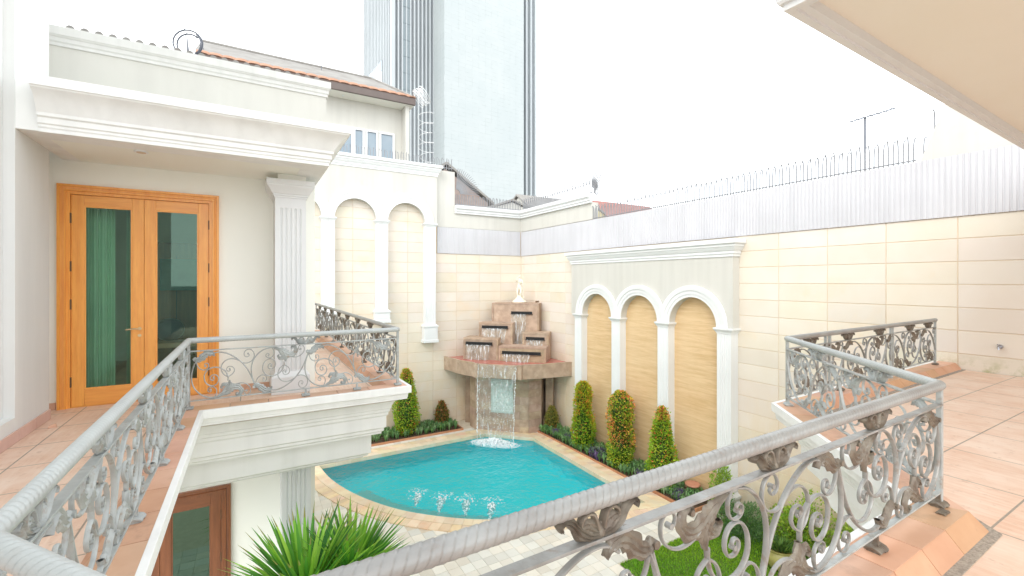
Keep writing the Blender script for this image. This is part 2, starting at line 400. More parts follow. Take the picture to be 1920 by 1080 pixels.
def leaf_mat(name, rough=.45, trans=.25):
    m, nt, b = new_mat(name)
    a = N(nt, "ShaderNodeAttribute", attribute_name='tint')
    nt.links.new(a.outputs['Color'], b.inputs['Base Color']); b.inputs['Roughness'].default_value = rough
    b.inputs['Specular IOR Level'].default_value = .35
    tr = N(nt, "ShaderNodeBsdfTranslucent"); nt.links.new(a.outputs['Color'], tr.inputs[0])
    mx = N(nt, "ShaderNodeMixShader"); mx.inputs[0].default_value = trans
    nt.links.new(b.outputs[0], mx.inputs[1]); nt.links.new(tr.outputs[0], mx.inputs[2])
    nt.links.new(mx.outputs[0], nt.nodes['Material Output'].inputs[0]); return m
MT['leaf'] = leaf_mat('leaf'); MT['blade'] = leaf_mat('blade', .38, .2)
def jit(c, a=.12):
    k = 1+random.uniform(-a, a); return tuple(max(.0, x*k*(1+random.uniform(-a, a)*.4)) for x in c)
# ------------------------------------------------------------------ setting: ground, deck, pool
GP = [(.9,16.3),(1.96,16.3),(2.04,7.07),(-.66,7.07),(-.67,1.93),(-.12,1.2),(4.38,1.27),(6.18,3.32),(12.28,3.46)]   # line of the gallery railing
POOL = [(2.2,17.68),(2.42,16.2),(2.95,14.6),(3.8,13.1),(4.85,11.98),(5.9,11.22),(7.05,10.72),(8.4,10.28),(10.42,9.72),(10.55,16.2),(9.0,17.74)]
def offset(poly, d):
    P = [np.array(p, float) for p in poly]; n = len(P); o = []
    for i in range(n):
        a = P[i]-P[i-1]; b = P[(i+1)%n]-P[i]; a /= np.linalg.norm(a); b /= np.linalg.norm(b)
        na = np.array([a[1],-a[0]]); nb = np.array([b[1],-b[0]]); h = na+nb; o.append(tuple(P[i]+h/np.dot(h, na)*d))
    return o
def smooth_pool():
    front = catmull([(x,y,0) for x,y in POOL[:9]], 5)
    return [(p[0],p[1]) for p in front]+POOL[9:]
POOLS = smooth_pool()
g = MB(); g.add([(-900,-900,-1.9),(900,-900,-1.9),(900,900,-1.9),(-900,900,-1.9)], [(0,1,2,3)])
tag(obj('ground', g, MT['concrete']), kind='structure')
# courtyard deck with the pool cut out
bm = bmesh.new()
oc = [(-3,-3),(12.6,-3),(12.6,20.4),(-3,20.4)]
PO = offset(POOLS, .3)
deck = MB()
bm = bmesh.new()
ov = [bm.verts.new((x,y,0)) for x,y in oc]; iv = [bm.verts.new((x,y,0)) for x,y in PO]
ed = [bm.edges.new((ov[i], ov[(i+1)%4])) for i in range(4)]+[bm.edges.new((iv[i], iv[(i+1)%len(iv)])) for i in range(len(iv))]
bmesh.ops.triangle_fill(bm, use_beauty=True, edges=ed)
cen = bmesh.ops.recalc_face_normals(bm, faces=bm.faces)
bm.verts.index_update()
dm = bpy.data.meshes.new('courtyard_base')
def inpoly(x, y, P):
    r = False; j = len(P)-1
    for i in range(len(P)):
        if (P[i][1] > y) != (P[j][1] > y) and x < (P[j][0]-P[i][0])*(y-P[i][1])/(P[j][1]-P[i][1])+P[i][0]: r = not r
        j = i
    return r
dele = [f for f in bm.faces if inpoly(f.calc_center_median().x, f.calc_center_median().y, PO)]
bmesh.ops.delete(bm, geom=dele, context='FACES')
bm.to_mesh(dm); bm.free(); dm.materials.append(MT['grout'])
base = bpy.data.objects.new('courtyard_base', dm); COL.objects.link(base); tag(base, kind='structure')
# individual pavers as shallow slabs
LAWN = (7.62, 12.3, 1.5, 7.95)
PO2 = offset(POOLS, .66)
pv = MB(); st = .30
for i in range(int(15.0/st)):
    for j in range(int(19.5/st)):
        x = -2.6+i*st; y = 3.2+j*st; cx, cy = x+st/2, y+st/2
        if inpoly(cx, cy, PO2) or y > 18.7 or (cx > 11.1 and 8.7 < cy < 16.95) or (cx > LAWN[0] and cy < LAWN[3]) or y < 3 : continue
        k = random.uniform(.86, 1.08); w = random.uniform(-.03,.03)
        pv.box(x+.004, x+st-.004, y+.004, y+st-.004, 0, .012+random.uniform(0,.002), (k+w, k, k-w))
tag(obj('paving', pv, MT['paver'], bevel=0), kind='structure')
def ring_blocks(mb, poly, o0, o1, length, z0, z1, gap=.006, tint=None):
    a = offset(poly, o0); b = offset(poly, o1); n = len(poly)
    for i in range(n):
        p0, p1 = np.array(a[i]), np.array(a[(i+1)%n]); q0, q1 = np.array(b[i]), np.array(b[(i+1)%n])
        L_ = np.linalg.norm(p1-p0); m = max(1, int(round(L_/length)))
        for k in range(m):
            g_ = gap/max(L_, .01); t0 = k/m+g_/2; t1 = (k+1)/m-g_/2
            P = [p0+(p1-p0)*t0, q0+(q1-q0)*t0, q0+(q1-q0)*t1, p0+(p1-p0)*t1]
            c = tint() if tint else (1,1,1)
            mb.prism([tuple(x) for x in P], z0, z1, c)
cp = MB()
def t1(): k = random.uniform(.93,1.07); return (k, k*random.uniform(.98,1.02), k*random.uniform(.93,1.07))
def t2(): k = random.uniform(.88,1.1); return (k*1.02, k*random.uniform(.90,1.0), k*random.uniform(.80,.98))
ring_blocks(cp, POOLS, -.02, .30, .55, -.12, .045, .004, t1)
ring_blocks(cp, POOLS, .306, .654, .22, -.05, .035, .007, t2)
tag(obj('pool_coping', cp, MT['coping'], bevel=.004), kind='structure')
pool_o = tag(obj('pool_basin', (lambda m: m.sweep([(0,-1.45),(0,.0)], POOLS, closed=True, cap=False))(MB()), MT['pool'], fixn=False), kind='structure')
fl = MB(); n_ = len(POOLS); fl.add([(x,y,-1.45) for x,y in POOLS], [tuple(range(n_))])
tag(obj('pool_floor', fl, MT['pool']), kind='structure')
# shallow bench along the curved front
bench_in = [(x,y) for x,y in POOLS[:41]]; 
bq = MB(); off_in = offset(POOLS, -.75)
for i in range(8, 40):
    bq.add([(*POOLS[i],-.42),(*POOLS[i+1],-.42),(*off_in[i+1],-.42),(*off_in[i],-.42),(*off_in[i],-1.45),(*off_in[i+1],-1.45)], [(0,1,2,3),(3,2,5,4)])
tag(obj('pool_bench', bq, plain('pale_pool_bench', (.30,.62,.60), (.26,.58,.58), .4, 2, 0)), kind='structure')
wt = MB(); WP = offset(POOLS, -.002); wt.add([(x,y,-.09) for x,y in WP], [tuple(range(n_))])
tag(obj('water', wt, MT['water']), kind='structure')

# lawn (stuff): a soil sheet with blades
lawn = MB()
lawn.add([(LAWN[0],LAWN[2],.02),(LAWN[1],LAWN[2],.02),(LAWN[1],LAWN[3],.02),(LAWN[0],LAWN[3],.02)], [(0,1,2,3)], (.10,.20,.03))
for _ in range(46000):
    x = random.uniform(LAWN[0], LAWN[1]); y = LAWN[3]-(LAWN[3]-LAWN[2])*random.random()**1.25
    a = random.uniform(0, 2*pi); h = random.uniform(.03,.065); w = random.uniform(.006,.011); ln = random.uniform(-.03,.03); lm = random.uniform(-.03,.03)
    k = .5+.5*sin(x*2.1+1.3*sin(y*1.7))
    c = jit((.20+.08*k,.44+.06*k,.03), .25)
    lawn.add([(x-w*cos(a),y-w*sin(a),.02),(x+w*cos(a),y+w*sin(a),.02),(x+ln,y+lm,.02+h)], [(0,1,2)], c)
tag(obj('lawn', lawn, MT['blade'], fixn=False), kind='stuff')
tag(bpy.data.objects['lawn'], 'bright green short grass lawn below the near railing', 'lawn')

# upper gallery: tiled floor
fl = MB()
poly = GP[:-1]+[(12.28,3.46),(12.28,-4),(-2.2,-4),(-2.2,7.97),(-2.4,7.97),(-2.4,8.49),(1.0,8.49),(1.0,16.3)]
poly = poly[1:-1] + [(1.0,8.49),(1.0,16.3)] if False else [GP[1],GP[2],GP[3],GP[4],GP[5],GP[6],GP[7],GP[8],(12.28,-4),(-2.2,-4),(-2.2,7.97),(-2.4,7.97),(-2.4,8.49),(1.0,8.49),(1.0,16.3)]
n = len(poly)
fl.add([(x,y,4.985) for x,y in poly]+[(x,y,4.86) for x,y in poly], [tuple(range(n)), tuple(range(2*n-1,n-1,-1))])
tag(obj('gallery_floor', fl, MT['floor']), kind='structure')
gal = thing('gallery_edge', (0,7.07,4.0), 'white stepped edge moulding with terracotta tile curb around the upper gallery', 'balcony edge')
kb = MB(); 
# kerb tiles: individual terracotta pieces along each run (top slab and sloped inner slab)
def along(path, o, length):
    pass
def kerb_run(a, b, ma, mb_):
    """a,b ends; ma/mb_: mitre slope (extra length per unit offset)"""
    a = np.array(a, float); b = np.array(b, float); L_ = np.linalg.norm(b-a); d = (b-a)/L_; nrm = np.array([-d[1], d[0]])
    m = max(1, int(round(L_/.42)))
    def pt(s_, o, z):
        # shear ends for the mitre
        s2 = s_
        if s_ < 1e-6: s2 = ma*o
        elif s_ > L_-1e-6: s2 = L_+mb_*o
        p = a+d*s2+nrm*o; return (p[0], p[1], z)
    for k in range(m):
        s0 = L_*k/m; s1 = L_*(k+1)/m; g_ = .004
        e0 = s0 if k == 0 else s0+g_; e1 = s1 if k == m-1 else s1-g_
        kk = random.uniform(.88,1.1); c = (kk, kk*random.uniform(.95,1.03), kk*random.uniform(.9,1.05)); c2 = (c[0]*.90, c[1]*.82, c[2]*.74)
        for (o0,z0,o1,z1,cc) in ((.12,5.105,-.14,5.105,c), (-.14,5.105,-.235,4.99,c2)):
            P = [pt(e0,o0,z0), pt(e0,o1,z1), pt(e1,o1,z1), pt(e1,o0,z0)]
            Q = [(p[0],p[1],p[2]-.03) for p in P]
            kb.add(P+Q, [(0,1,2,3),(7,6,5,4),(0,4,5,1),(1,5,6,2),(2,6,7,3),(3,7,4,0)], cc)
def mit(i):
    if i == 0 or i == len(GP)-1: return 0, 0
    a = np.array(GP[i])-np.array(GP[i-1]); b = np.array(GP[i+1])-np.array(GP[i])
    th = atan2(b[1],b[0])-atan2(a[1],a[0]); th = (th+pi)%(2*pi)-pi
    return -math.tan(th/2), math.tan(th/2)    # end shear of incoming, start shear of outgoing (per unit left offset)
for i in range(len(GP)-1):
    kerb_run(GP[i], GP[i+1], mit(i)[1], mit(i+1)[0])
obj('curb_tiles', kb, MT['terra'], gal, bevel=.003)
core = MB(); core.sweep([(.115,5.09),(-.138,5.09),(-.22,4.99),(-.22,4.9),(.115,4.9)], GP); obj('curb_mortar', core, MT['mortar'], gal)
# gravel joint beside the curb on the near gallery
gj = MB(); gj.sweep([(-.225,4.992),(-.292,4.992),(-.292,4.96),(-.225,4.96)], [GP[5],GP[6],GP[7],GP[8]]); obj('gravel_joint', gj, MT['mortar'], gal)
lip = [(.119,5.108),(.119,4.9),(-.30,4.9),(-.6,4.9),(-.6,3.9),(-.44,3.9),(-.42,3.925),(-.37,3.94),(-.37,3.965),(-.33,3.99),(-.33,4.285),(-.20,4.315),(-.20,4.345),(-.17,4.365),(-.17,4.405),(-.14,4.425),(-.14,4.60),
       (-.115,4.63),(-.115,4.665),(-.095,4.685),(-.095,4.72),(-.08,4.735),(-.07,4.79),(-.03,4.85),(.05,4.90),(.125,4.93),(.13,4.99),(.17,5.0),(.17,5.108)]
lp = MB(); lp.sweep(lip, GP); obj('white_cornice', lp, MT['greywhite'], gal, smooth=25, bevel=.004)
# dirt crumbs on the gallery
d1 = MB(); d1.add([(-2.07,7.44,4.987),(-1.99,7.46,4.987),(-2.0,7.51,4.987),(-2.08,7.50,4.987),(-2.06,7.45,5.02),(-2.0,7.46,5.035),(-2.01,7.50,5.03),(-2.07,7.49,5.015)],
 [(3,2,1,0),(4,5,6,7),(0,1,5,4),(1,2,6,5),(2,3,7,6),(3,0,4,7)])
tag(obj('tile_fragment', d1, MT['terra'], bevel=.004), 'small broken piece of terracotta lying on the left balcony floor near the wall', 'tile fragment')
d2 = MB()
for k in range(7): d2.tube([(4.20+k*.014,1.19,5.118),(4.20+k*.014,1.235,5.118)], .006, 6)
d2.tube([(4.195,1.19,5.113),(4.29,1.19,5.113)], .005, 6); d2.tube([(4.195,1.235,5.113),(4.29,1.235,5.113)], .005, 6)
tag(obj('loose_railing_foot', d2, MT['iron_dark'], smooth=40), 'small loose ribbed metal piece on the terracotta curb beside the near railing corner', 'metal piece')
# ------------------------------------------------------------------ garden walls
YA, XB = 20.08, 12.3
COURSE = [5.30-.46*k for k in range(12)] ; COURSE = sorted([z for z in COURSE if z > -.2]+[5.30+.46*k for k in range(1,7)])   # joint heights up to 8.06
def block_wall(mb, axis, fixed, u0, u1, z0, z1, joints, zs, proud=.012, skip=None):
    """chamfered blocks on a wall plane; axis 'x': wall faces -Y at Y=fixed, axis 'y': wall faces -X at X=fixed"""
    us = [u0]+[j for j in sorted(joints) if u0+.02 < j < u1-.02]+[u1]
    zz = [z0]+[z for z in zs if z0+.02 < z < z1-.02]+[z1]
    for i in range(len(us)-1):
        for k in range(len(zz)-1):
            g = .0055; c = .008
            a, b, p, q = us[i]+g, us[i+1]-g, zz[k]+g, zz[k+1]-g
            if skip and skip((a+b)/2, (p+q)/2): continue
            t = random.uniform(.955,1.03); col = (t*1.0, t*random.uniform(.975,1.005), t*random.uniform(.94,1.01))
            pts = [(a,p,0),(b,p,0),(b,q,0),(a,q,0),(a+c,p+c,proud),(b-c,p+c,proud),(b-c,q-c,proud),(a+c,q-c,proud)]
            if axis == 'x': P = [(u, fixed-d, z) for u, z, d in pts]
            else: P = [(fixed-d, u, z) for u, z, d in pts]
            mb.add(P, [(4,5,6,7),(0,1,5,4),(1,2,6,5),(2,3,7,6),(3,0,4,7)], col)
JA = [8.65-1.2*k for k in range(12)]+[9.87, 11.08]
JB = [6.83+1.18*k for k in range(12)]+[6.83-1.18*k for k in range(1,10)]

# back wall (faces the camera's left half)
wa = thing('boundary_wall', (5,YA,0), 'back sandstone block garden wall with cream top band, left of the fountain corner', 'garden wall')
m = MB(); block_wall(m, 'x', YA, -3, XB, 0, 8.05, JA, COURSE); block_wall(m, 'x', YA, -3, 7.6, 8.05, 10.6, JA, [8.52,8.98,9.44,9.90,10.36]); obj('stone_cladding', m, MT['stone'], wa)
m = MB(); m.box(-3,XB+.3,YA,YA+.3,0,9.3); m.box(-3,7.6,YA,YA+.3,9.3,10.6); obj('core', m, MT['joint'], wa)
m = MB(); m.box(-3,8.55,YA-.02,YA+.31,10.6,11.98); m.box(7.5,8.55,YA-.02,YA+.31,9.31,10.6); m.box(8.55,XB-.02,YA-.02,YA+.31,9.31,10.02); obj('rendered_band', m, MT['cream'], wa)
CORN = [(0,0),(.03,0),(.03,.07),(.07,.11),(.07,.17),(.12,.22),(.14,.26),(.14,.36),(0,.36)]
def shift(prof, o, z): return [(a+o, b+z) for a, b in prof]
# spikes ------------------------------------------------------
def spike_row(mb, pts_fn, n, h, r=.011, hook=.09, alt=True, axis='x', s=1):
    for i in range(n):
        x, y, z = pts_fn(i)
        P = []
        d = hook*(1 if (i % 2 == 0 or not alt) else -.6)
        hh = h*random.uniform(.97,1.03)
        for q, t in ((0,0),(0,.55),(.12,.75),(.45,.92),(1,1.0),(1.5,.93)):
            o = d*q; P.append((x+(0 if axis == 'x' else o), y+(o if axis == 'x' else 0), z+hh*t))
        mb.tube(P, [r,r,r,r*.9,r*.7,r*.25], 4)
def corrugated(mb, axis, fixed, u0, u1, z0, z1, pitch=.088, depth=.015):
    u = u0; P = []
    while u < u1:
        for a, d in ((0,0),(.30,0),(.36,depth),(.92,depth),(.98,0)):
            if u+a*pitch <= u1: P.append((u+a*pitch, d))
        u += pitch
    n = len(P); f = (lambda u,d,z:(u,fixed-d,z)) if axis == 'x' else (lambda u,d,z:(fixed-d,u,z))
    mb.add([f(u,d,z0) for u,d in P]+[f(u,d,z1) for u,d in P], [(i,i+1,i+1+n,i+n) for i in range(n-1)])
m = MB(); corrugated(m, 'x', YA-.03, 7.66, XB-.04, 8.06, 9.30); obj('corrugated_panel', m, MT['sheet'], wa)
m = MB(); m.sweep([(0,0),(.06,0),(.06,.05),(0,.05)] and shift([(0,0),(.10,0),(.10,.07),(.14,.10),(.14,.16),(.18,.20),(.22,.24),(.22,.38),(0,.38)], .0, 10.0), [(XB-.02,14.42),(XB-.02,YA-.02),(8.55,YA-.02)])
cornB = m
# right wall
wb = thing('boundary_wall', (XB,8,0), 'right sandstone block garden wall running from the fountain to the tiled terrace', 'garden wall')
m = MB(); block_wall(m, 'y', XB, -4, YA-.015, 0, 8.05, JB, COURSE); obj('stone_cladding', m, MT['stone'], wb)
m = MB(); m.box(XB,XB+.3,-4,YA-.001,0,9.25); obj('core', m, MT['joint'], wb)
m = MB(); m.box(XB-.02,XB+.31,14.42,YA-.03,9.31,10.02); obj('rendered_band', m, MT['cream'], wb)
m = MB(); corrugated(m, 'y', XB-.03, -3.9, YA-.04, 8.05, 9.285, .092); obj('corrugated_panel', m, MT['sheet'], wb)
obj('cornice', cornB, MT['white'], wb, smooth=25)
# gabled block beyond the right wall
gw = thing('gable_wall', (12.6,2.5,9.2), 'plain white gable wall rising above the corrugated band at right', 'gable wall')
m = MB(); gy = [(3.91,9.26),(2.0,14.5),(-1.5,14.5),(-1.5,9.26)]
m.add([(12.36,y,z) for y,z in gy]+[(12.62,y,z) for y,z in gy], [(0,1,2,3),(7,6,5,4)]+[(i,(i+1)%4,(i+1)%4+4,i+4) for i in range(4)])
obj('wall', m, MT['cream'], gw)

def fence(loc, label, fn, n, h, axis, group='white anti-climb spike fences on top of the walls', rail=None, r=.018, hook=.1):
    t = thing('spike_fence', loc, label, 'spike fence', group)
    m = MB(); spike_row(m, fn, n, h, r, hook, True, axis); o = obj('spikes', m, MT['spike'], t, smooth=50)
    m = MB()
    for a, b in rail: m.tube([a, b], .018, 6)
    obj('rail', m, MT['spike'], t, smooth=50)
    return t
def fan(parent, c, u, w, n, r0, r1, a0, a1, name='spike_fan'):
    m = MB(); u = np.array(u, float); w = np.array(w, float); c = np.array(c, float)
    for i in range(n):
        a = a0+(a1-a0)*i/(n-1); d = u*cos(a)+w*sin(a); m.tube([c+d*r0, c+d*r1*.9, c+d*r1+np.array([0,0,-.03])], [.022,.021,.014], 4)
    m.tube([c+(u*cos(a0+(a1-a0)*k/12)+w*sin(a0+(a1-a0)*k/12))*r0 for k in range(13)], .02, 6)
    m.tube([c+(u*cos(a0+(a1-a0)*k/12)+w*sin(a0+(a1-a0)*k/12))*(r0+(r1-r0)*.35) for k in range(13)], .014, 6)
    obj(name, m, MT['spike'], parent, smooth=50)
n = 50
fence((3,YA+.1,12.0), 'white hooked spike fence on the tallest back wall below the blue windows', lambda i: (2.4+i*.122, YA-.02, 12.02), n, .55, 'x', rail=[((2.4,YA-.02,12.12),(8.5,YA-.02,12.12))])
f2 = fence((10,YA+.1,10.4), 'white spike fence with a radial fan on the lower back wall before the tower', lambda i: (8.6+i*.095, YA-.06, 10.36), 39, .55, 'x', rail=[((8.55,YA-.06,10.44),(XB,YA-.06,10.44))], r=.020, hook=.06)
fan(f2, (8.60,YA-.06,10.95), (1,0,0), (0,0,1), 17, .22, 1.25, R(2), R(85))
f3 = fence((XB,17,10.4), 'white spike fence on the cream wall band, ending in a bristling fan', lambda i: (XB+.02, 14.5+i*.095, 10.36), 58, .62, 'y', rail=[((XB+.02,14.42,10.44),(XB+.02,YA,10.44))], r=.019, hook=.14)
fan(f3, (XB+.02,14.5,10.5), (0,-1,0), (0,0,1), 15, .15, .85, R(-35), R(88))
fence((XB,9,9.3), 'long white hooked spike fence along the corrugated top of the right wall', lambda i: (XB+.04, 4.0+i*.0888, 9.26), 118, .60, 'y', rail=[((XB+.04,3.95,9.34),(XB+.04,14.42,9.34))], r=.017, hook=.10)
def gpos(i):
    t = i/9; return (12.40, 3.85-1.6*t, 9.30+4.4*t)
fence((12.4,3,10), 'white hooked spikes climbing the sloping edge of the gable at right', gpos, 10, .55, 'y', rail=[((12.40,3.87,9.35),(12.40,2.2,13.9))], r=.016, hook=.12)

# ------------------------------------------------------------------ arcades
def flute_shaft(mb, x0, x1, yf, yb, z0, z1, nf=5, gw=.30, gd=.016):
    """fluted pilaster facing -Y: front at yf"""
    w = x1-x0; mrg = w*.12; pitch = (w-2*mrg)/nf; poly = [(x0,yb),(x0,yf)]
    for k in range(nf):
        c = x0+mrg+pitch*(k+.5); h = pitch*gw
        for q in (-1,-.6,0,.6,1): poly.append((c+q*h, yf+gd*(1-abs(q)**2)))
    poly += [(x1,yf),(x1,yb)]
    mb.prism(poly[::1], z0, z1)
def rect_sweep(mb, prof, x0, x1, y0, y1):
    """prof offsets outward around a rectangle"""
    mb.sweep(prof, [(x0,y0),(x0,y1),(x1,y1),(x1,y0)], closed=True)   # clockwise so that left = outward
CAP = [(0,0),(.015,0),(.015,.03),(.03,.035),(.03,.05),(.055,.075),(.075,.11),(.08,.115),(.08,.16),(0,.16)]
def arcade(root, place, n_arch, pitch, u_first, wcol, zs, r_in, r_out, ztop, u0, u1, depth, col_name, peds, wood_back):
    """builds in local coords u (along wall, right), front toward -Y. place(list of (u,d,z)) handled via root rotation"""
    # wall panel with arched openings: front face at y=-depth, thickness .10
    yf, yb = -depth, 0.0
    # spandrel wall above the springing
    m = MB()
    cs = [u_first+pitch*(k+.5) for k in range(n_arch)]
    seg = 18
    def strip(ua, ub, fa, fb, y0, y1): pass
    us = sorted(set([u0, u1]+[c+r_in*cos(pi*k/seg) for c in cs for k in range(seg+1)]))
    def zlow(u):
        for c in cs:
            if abs(u-c) <= r_in+1e-6: return zs+sqrt(max(0, r_in**2-(u-c)**2))
        return zs
    for a, b in zip(us[:-1], us[1:]):
        za, zb = zlow(a), zlow(b)
        m.add([(a,yf,za),(b,yf,zb),(b,yf,ztop),(a,yf,ztop),(a,yb,za),(b,yb,zb),(b,yb,ztop),(a,yb,ztop)],
              [(0,1,2,3),(0,4,5,1)]+([(7,6,5,4)]))
    m.add([(u0,yf,zs),(u0,yf,ztop),(u0,yb,ztop),(u0,yb,zs)], [(0,1,2,3)]); m.add([(u1,yf,zs),(u1,yf,ztop),(u1,yb,ztop),(u1,yb,zs)], [(3,2,1,0)])
    obj('panel', m, MT['cream'], root, local=True, fixn=False)
    # archivolts
    w = r_out-r_in
    prof = [(0,0),(0,.035),(w*.25,.035),(w*.25,.055),(w*.32,.06),(w*.55,.06),(w*.58,.085),(w*.80,.10),(w*.98,.10),(w,.08),(w,0)]
    for i, c in enumerate(cs):
        m = MB(); vs = []; ns = 28; np_ = len(prof)
        # clip outer ring where neighbours meet
        for k in range(ns+1):
            a = pi*k/ns
            for o, d in prof:
                rr = r_in+o; x = rr*cos(a); lim = pitch/2
                if (x > lim and i < n_arch-1): x = lim-.0005
                if (x < -lim and i > 0): x = -lim+.0005
                vs.append((c+x, yf-d-.002, zs+rr*sin(a)))
        fs = [(k*np_+j, k*np_+(j+1)%np_, (k+1)*np_+(j+1)%np_, (k+1)*np_+j) for k in range(ns) for j in range(np_)]
        fs += [tuple(range(np_)), tuple(range(ns*np_+np_-1, ns*np_-1, -1))]
        m.add(vs, fs); obj('arch', m, MT['white'], root, local=True, smooth=35)
    # cornice
    m = MB(); cor = [(0,-.04),(.03,-.04),(.03,.02),(.06,.05),(.06,.11),(.10,.15),(.14,.24),(.16,.25),(.16,.30),(.22,.34),(.22,.46),(0,.46)]
    m.sweep([(o, ztop+z) for o, z in cor], [(u1,0),(u1,yf),(u0,yf),(u0,0)][::-1] if False else [(u1,0.0),(u1,yf),(u0,yf),(u0,0.0)][::-1])
    # left of path must be outward: walk u0->u1 along the front has -Y on the right, so reverse
    m = MB(); m.sweep([(o, ztop+z) for o, z in cor], [(u1,0.0),(u1,yf),(u0,yf),(u0,0.0)] if False else [(u1,-.002),(u1,yf),(u0,yf),(u0,-.002)])
    obj('cornice', m, MT['white'], root, local=True, smooth=25)
    first = None
    for k, (zb, zp) in enumerate(peds):
        c = u_first+pitch*k
        if zb is None: continue
        col = bpy.data.objects.new('column', None); COL.objects.link(col); col.parent = root; col.location = (c,0,0); WOFF[col.name] = (0,0,0)
        m = MB(); flute_shaft(m, -wcol/2, wcol/2, yf-.035, 0, zp, zs-.16, 5, .30, .014); obj('shaft', m, MT['white'], col, local=True, smooth=30)
        m = MB(); rect_sweep(m, [(o, zs-.16+z) for o, z in CAP], -wcol/2, wcol/2, yf-.035, .0-.001); m.box(-wcol/2-.05,wcol/2+.05,yf-.09,0,zs-.05,zs-.002); obj('capital', m, MT['white'], col, local=True, smooth=25)
        m = MB(); pw = wcol/2+.07
        m.box(-pw,pw,yf-.11,0,zb,zp-.12); m.box(-pw-.035,pw+.035,yf-.145,0,zp-.12,zp-.05); m.frustum(-pw,pw,yf-.11,0,zp-.05,-wcol/2-.01,wcol/2+.01,yf-.045,0,zp+.01)
        m.box(-pw-.04,pw+.04,yf-.15,0,zb-.05,zb+.07)
        m.box(-pw+.07,pw-.07,yf-.122,yf-.10,zb+.14,zp-.2)
        obj('pedestal', m, MT['white'], col, local=True, smooth=25, bevel=.004)
    return root
ra = thing('arcade_panel', (0,YA-.016,0), 'cream three-arch relief panel on the back wall over plain sandstone blocks', 'arcade')
arcade(ra, None, 3, 2.2, .63, .50, 9.40, .85, 1.24, 11.62, 0.2, 7.56, .26, 'column', [(4.985,5.5),(4.985,5.5),(4.985,5.5),(3.98,4.76)], False)
rb = thing('arcade_panel', (XB-.016,15.5,0), 'white three-arch relief panel on the right wall framing honey coloured stone', 'arcade')
rb.rotation_euler = (0,0,-pi/2)
# local u runs along -Y (world) from Y=15.5: u = 15.5-Y ; front faces -X
arcade(rb, None, 3, 2.24, 15.5-14.93, .45, 5.38, .87, 1.23, 7.50, 15.5-15.42, 15.5-7.95, .30, 'column', [(.02,.60)]*4, True)
for k in range(3):
    m = MB(); c = 15.5-14.93+2.24*(k+.5); w = .9; seg = 20
    P = [(c-w,0)]+[(c+w,0)]+[(c+w*cos(pi*j/seg), 5.38+w*sin(pi*j/seg)) for j in range(seg+1)]
    m.add([(u,-.03,z) for u,z in P]+[(u,.0,z) for u,z in P], [tuple(range(len(P)))]+[tuple(range(2*len(P)-1,len(P)-1,-1))]+[(j,(j+1)%len(P),(j+1)%len(P)+len(P),j+len(P)) for j in range(len(P))])
    obj('stone_infill', m, MT['travert'], rb, local=True)
# wall tap at right
tp = thing('wall_tap', (XB-.02,2.69,5.5), 'small chrome tap on the right sandstone wall above the terrace', 'tap')
m = MB(); m.tube([(XB-.01,2.69,5.51),(XB-.05,2.69,5.51)], .04, 12); m.tube([(XB-.05,2.69,5.51),(XB-.11,2.69,5.51)], [.022,.018], 10); obj('flange', m, MT['chrome'], tp, smooth=40)
m = MB(); m.tube([(XB-.11,2.69,5.51),(XB-.14,2.69,5.50),(XB-.15,2.69,5.46)], .016, 8); m.tube([(XB-.10,2.66,5.55),(XB-.10,2.72,5.55)], .01, 6); obj('spout', m, MT['chrome'], tp, smooth=40)
# ------------------------------------------------------------------ left house wing
hs = thing('house', (0,8.5,0), 'cream two-storey house wing at left with glazed double doors and a white entablature', 'house')
def part(name, mb, mat, parent=hs, **k): return obj(name, mb, mat, parent, **k)
m = MB()
YD = 8.5
DX0, DX1, DZ0, DZ1 = -2.26, -.40, 4.985, 8.09
LX0, LX1, LZ1 = -2.05, -.24, 3.52
# door wall built from pieces (face on Y=8.5, .25 thick)
for x0,x1,z0,z1 in ((-2.4,DX0,4.985,8.895),(DX1,1.0,4.985,8.895),(DX0,DX1,DZ1,8.895)):
    m.box(x0,x1,YD,YD+.25,z0,z1)
for x0,x1,z0,z1 in ((-6,LX0,0,4.985),(LX1,1.0,0,4.985),(LX0,LX1,LZ1,4.985)): m.box(x0,x1,YD,YD+.25,z0,z1)
m.box(.85,1.0,YD+.25,16.0,0,8.895); m.box(.95,1.187,YD+.25,16.0,8.9,10.02)
part('wall', m, MT['cream_shade_lifted'])
m = MB(); m.box(-2.4,1.187,YD,YD+.25,8.9,10.02); part('parapet', m, MT['parapet'])
m = MB(); m.sweep([(0,9.98),(.02,9.98),(.02,10.02),(.035,10.04),(.035,10.09),(.05,10.10),(.06,10.12),(.067,10.12),(.067,10.235),(-.25,10.235),(-.25,9.98)], [(1.187,16),(1.187,YD),(-2.4,YD)])
part('parapet_cornice', m, plain('parapet_cornice_paint', (.67,.67,.645), (.63,.63,.605), .7, .8, .1, 90, streak=(6,6,.3)), smooth=25)
ent = [(-.35,8.42),(0,8.42),(0,8.46),(.012,8.475),(.012,8.50),(.03,8.515),(.03,8.575),(.055,8.59),(.055,8.625),(.075,8.66),(.115,8.73),(.17,8.80),(.235,8.84),(.244,8.858),(.26,8.86),(.26,8.965),(-.35,8.965)]
m = MB(); m.sweep(ent, [(1.015,16.0),(1.015,7.0),(-2.02,7.0)]); part('entablature', m, MT['greywhite'], smooth=25)
m = MB(); m.box(-2.017,.68,7.3,YD-.002,8.425,8.7); part('porch_soffit', m, MT['cream_shade_lifted'])
m = MB(); m.box(-2.205,-2.019,7.0,YD-.002,8.425,8.955); part('end_block', m, MT['greywhite'])
m = MB(); m.box(.40,.80,7.9,YD-.002,8.30,8.428); part('beam', m, MT['cream_shade_lifted'])
